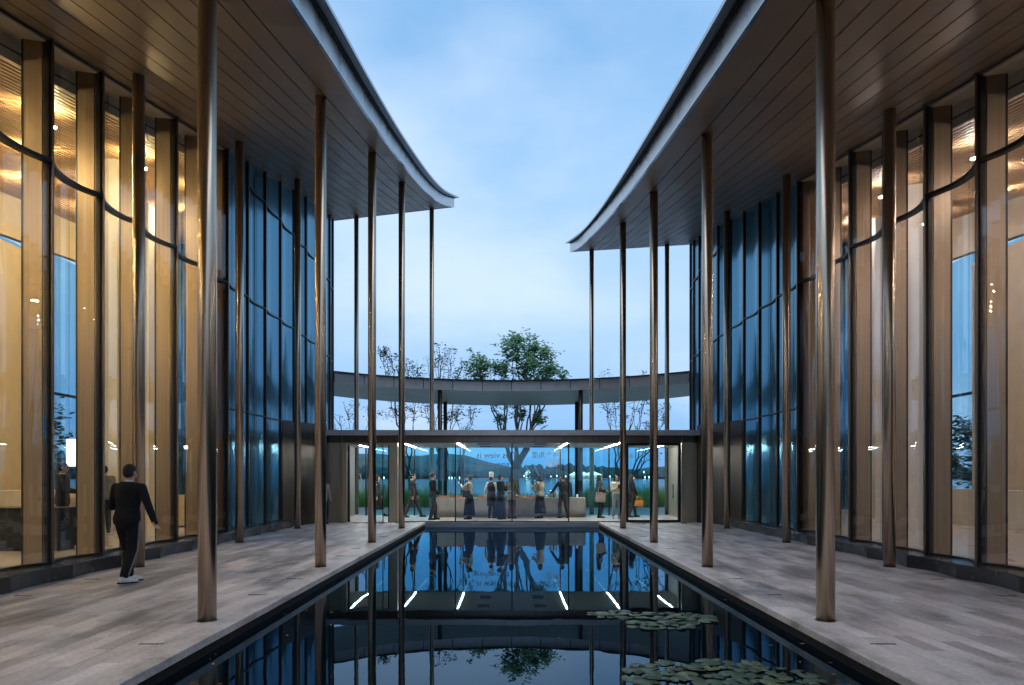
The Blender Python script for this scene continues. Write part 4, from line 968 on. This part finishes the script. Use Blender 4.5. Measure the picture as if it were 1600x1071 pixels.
sparse('bare twiggy tree right of the canopy columns with few leaves', 962, 43.5, 1.5, .09, [(938, 600, .6, 0), (948, 590, .6, .4), (962, 640, .7, -.3), (980, 600, .7, .3), (994, 620, .7, 0), (950, 640, .8, .5), (1012, 590, .55, -.4), (976, 655, .6, .2)], .09, 15)
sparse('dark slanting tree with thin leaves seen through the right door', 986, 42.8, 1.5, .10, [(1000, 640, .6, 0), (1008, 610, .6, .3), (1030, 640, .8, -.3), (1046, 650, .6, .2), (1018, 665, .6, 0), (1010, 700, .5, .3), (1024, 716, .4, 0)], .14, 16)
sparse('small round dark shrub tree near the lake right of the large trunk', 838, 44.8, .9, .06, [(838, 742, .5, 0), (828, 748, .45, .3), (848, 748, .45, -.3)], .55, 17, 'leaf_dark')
# stakes that prop the trees
for x0, y0, x1, y1, dd, lb in ((842, 786, 822, 728, 42.6, 'pale stake leaning against the large trunk, left of the pair'), (860, 786, 834, 726, 42.2, 'pale stake leaning against the large trunk, right of the pair'), (575, 786, 562, 740, 43.2, 'pale stake propping the sparse tree by the left door'), (532, 772, 553, 752, 43.4, 'pale stake slanting low behind the left door'), (655, 780, 640, 735, 43, 'pale stake slanting behind the dark walking figure'), (1000, 786, 989, 752, 42.4, 'pale stake slanting right below the dark slanting tree'), (996, 786, 990, 758, 42.0, 'short dark stake below the dark slanting tree')):
    a, b_ = img(x0, y0, dd), img(x1, y1, dd); a.z = 0.0
    mb = MB().tube([a, b_], .035, 8); tag(link('tree_stake', mb.mesh('tree_stake', 'stake_pale', True)), lb, 'stake', 'stakes propping young trees')
# tall grass in the planting bed
rnd = random.Random(21); gb = MB()
for k in range(17000):
    x = rnd.uniform(-15, 15); y = 36.7 + 5.2 * rnd.random() ** 1.3
    hgt = (.62 + .28 * math.sin(x * 1.3 + 1) * math.sin(x * .41 + y) + rnd.uniform(-.15, .25)) * (1.35 if abs(x) > 4.0 else .85); a = rnd.uniform(0, 6.28); b_ = rnd.uniform(.1, .55) * hgt; wd = .012
    ca, sa = math.cos(a), math.sin(a); q = Vector((-sa, ca, 0)) * wd; p0 = Vector((x, y, .02)); p1 = p0 + Vector((ca * b_ * .25, sa * b_ * .25, hgt * .6)); p2 = p0 + Vector((ca * b_, sa * b_, hgt))
    gb.add([p0 - q, p0 + q, p1 + q * .7, p1 - q * .7, p2], [(0, 1, 2, 3), (3, 2, 4)])
tag(link('ornamental_grass', gb.mesh('ornamental_grass', 'grass_blade')), kind='stuff')
# dark trees outside the far sides of the halls
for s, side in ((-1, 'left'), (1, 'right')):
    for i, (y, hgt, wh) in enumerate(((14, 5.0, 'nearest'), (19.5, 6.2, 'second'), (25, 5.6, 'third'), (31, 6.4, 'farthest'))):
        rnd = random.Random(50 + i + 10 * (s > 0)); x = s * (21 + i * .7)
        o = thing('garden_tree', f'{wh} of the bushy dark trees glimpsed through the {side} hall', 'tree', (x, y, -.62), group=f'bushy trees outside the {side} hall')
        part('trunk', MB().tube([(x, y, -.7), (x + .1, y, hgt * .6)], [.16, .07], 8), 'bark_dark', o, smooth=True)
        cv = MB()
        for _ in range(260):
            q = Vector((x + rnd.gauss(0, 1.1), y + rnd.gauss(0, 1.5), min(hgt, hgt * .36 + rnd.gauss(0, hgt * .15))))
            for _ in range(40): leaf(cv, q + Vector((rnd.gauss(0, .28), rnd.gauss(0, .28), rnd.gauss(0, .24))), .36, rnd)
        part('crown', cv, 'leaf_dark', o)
# ------------------------------------------------------------------ far shore: woods, lit pavilions, lamps
rnd = random.Random(33); fw = MB()
for k in range(1500):
    x = rnd.uniform(-700, 700); y = rnd.uniform(902, 960); h = rnd.uniform(5, 13) * (1 + .4 * math.sin(x * .02) + .3 * math.sin(x * .007 + 2)); 
    fw.ell((x, y, h * .45), (rnd.uniform(4, 9), 5, h * .6), 7, 5)
tag(link('far_woods', fw.mesh('far_woods', 'far_wood', True)), kind='stuff')
for px, wd, hh, lb in ((899, 15, 8.5, 'lit tent roofed shore pavilion behind the left of two dark posts'), (911, 15, 8.5, 'lit tent roofed shore pavilion between the dark posts'), (926, 22, 9, 'wide lit tent roofed shore pavilion at the right end'), (825, 8, 11, 'small bright white shore house beside the bobbed woman')):
    p = img(px, 750, 880); o = thing('shore_pavilion', lb, 'pavilion', (p.x, 880, -.4), group='lit pavilions on the far shore'); x = p.x
    for q in (-1, 0, 1): part('post', MB().box(x + q * wd * .4 - .5, x + q * wd * .4 + .5, 876, 877, -.4, hh * .5), 'white_wall', o)
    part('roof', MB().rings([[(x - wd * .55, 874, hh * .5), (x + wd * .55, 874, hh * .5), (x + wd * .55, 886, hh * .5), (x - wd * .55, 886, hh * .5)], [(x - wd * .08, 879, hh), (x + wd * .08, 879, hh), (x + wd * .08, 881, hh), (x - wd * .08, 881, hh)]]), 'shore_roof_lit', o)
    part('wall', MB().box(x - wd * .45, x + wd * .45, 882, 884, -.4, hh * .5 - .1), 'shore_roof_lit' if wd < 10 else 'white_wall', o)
LAMPS = [(642, 746), (702, 747), (706, 747), (711, 747), (718, 747), (804, 744), (810, 744), (819, 744), (836, 744), (861, 745), (870, 744), (884, 745), (895, 744), (928, 746), (953, 745), (1006, 738), (1008, 746), (1014, 746), (1045, 745), (600, 747), (572, 746)]
for i, (px, py) in enumerate(LAMPS):
    p = img(px, py, 890); nb_ = 'lit lamp post on the far shore'
    o = thing('shore_lamp', 'tiny lit lamp on a post along the far lake shore', 'lamp', (p.x, 890, -.4), group='lamps along the far shore')
    part('post', MB().box(p.x - .12, p.x + .12, 889.9, 890.1, -.4, p.z - 1), 'white_wall', o); part('lamp_head', MB().box(p.x - .4, p.x + .4, 889.6, 890.4, p.z - 1, p.z + 1.2), 'shore_lamp', o)
tag(link('shore_promenade', MB().box(-60, 160, 868, 899, -1, .6).mesh('shore_promenade', 'terrace_grey')), kind='structure')
# ------------------------------------------------------------------ water lilies
pads = []
for r_ in (.05, .075, .095, .12):
    for v in range(3):
        n = 14; nt_ = .35; rr = random.Random(v); b = MB(); rim = []
        for k in range(n + 1):
            a = nt_ + (2 * math.pi - 2 * nt_) * k / n; q = r_ * (1 + .06 * math.sin(3 * a + v) + rr.uniform(-.03, .03)); rim.append((q * math.cos(a), q * math.sin(a), .002 + .0025 * math.sin(2 * a + v)))
        vs_ = [(.012, 0, .0)] + rim + [(.012, 0, -.004)] + [(x, y, z - .003) for x, y, z in rim]
        m_ = len(rim); fs2 = []
        for k in range(m_ - 1): fs2 += [(0, 1 + k, 2 + k), (m_ + 1, m_ + 3 + k, m_ + 2 + k), (1 + k, m_ + 2 + k, m_ + 3 + k, 2 + k)]
        b.add(vs_, fs2); pads.append((r_, b.mesh('leaf', 'lily_pad', True)))
def lilies(label, blobs, n, seed):
    rnd = random.Random(seed); cx = sum(b[0] for b in blobs) / len(blobs); cyy = sum(b[1] for b in blobs) / len(blobs)
    o = thing('water_lily', label, 'water lily', (cx, cyy, WZ), group='water lily patches'); got = []
    tries = 0
    while len(got) < n and tries < 6000:
        tries += 1; b = rnd.choice(blobs); a = rnd.uniform(0, 6.28); q = math.sqrt(rnd.random()); x = b[0] + b[2] * q * math.cos(a); y = b[1] + b[3] * q * math.sin(a)
        r_, me = rnd.choice(pads)
        if any((x - u) ** 2 + (y - v) ** 2 < (.78 * (r_ + rw)) ** 2 for u, v, rw in got): continue
        got.append((x, y, r_)); e = link('leaf', me, o, (x, y, WZ + .004 + rnd.uniform(0, .012))); e.rotation_euler = (rnd.gauss(0, .03), rnd.gauss(0, .03), rnd.uniform(0, 6.28))
fl = MB(); rnd = random.Random(77)
for k in range(150):
    x = rnd.choice((-1, 1)) * (3.05 - abs(rnd.gauss(0, .5))) if k % 3 else rnd.uniform(-3, 3); y = rnd.uniform(5.0, 24.1) if k % 2 else 24.2 - abs(rnd.gauss(0, .35))
    x = max(-3.08, min(3.08, x)); a = rnd.uniform(0, 6.28); l = rnd.uniform(.012, .035); u = Vector((math.cos(a), math.sin(a), 0)) * l; v = Vector((-u.y, u.x, 0)) * .4; c_ = Vector((x, min(y, 24.25), WZ + .003))
    fl.add([c_ - u, c_ + v, c_ + u + Vector((0, 0, .004)), c_ - v], [(0, 1, 2, 3)])
tag(link('fallen_leaves', fl.mesh('fallen_leaves', 'bread')), kind='stuff')
lilies('floating lily patch farthest from the near pool end, below the fourth right column', [(1.30, 8.75, .38, .24), (1.95, 8.65, .50, .22), (1.70, 8.12, .40, .24), (2.20, 8.45, .22, .2)], 62, 1)
lilies('small pale lily patch nearest the pool centre', [(1.30, 6.10, .32, .42), (1.45, 5.6, .3, .3)], 30, 2)
lilies('dense dark green lily patch nearest the right coping', [(1.95, 6.25, .35, .35), (2.30, 5.95, .38, .42), (1.9, 5.7, .3, .4), (2.5, 5.5, .25, .4)], 62, 3)
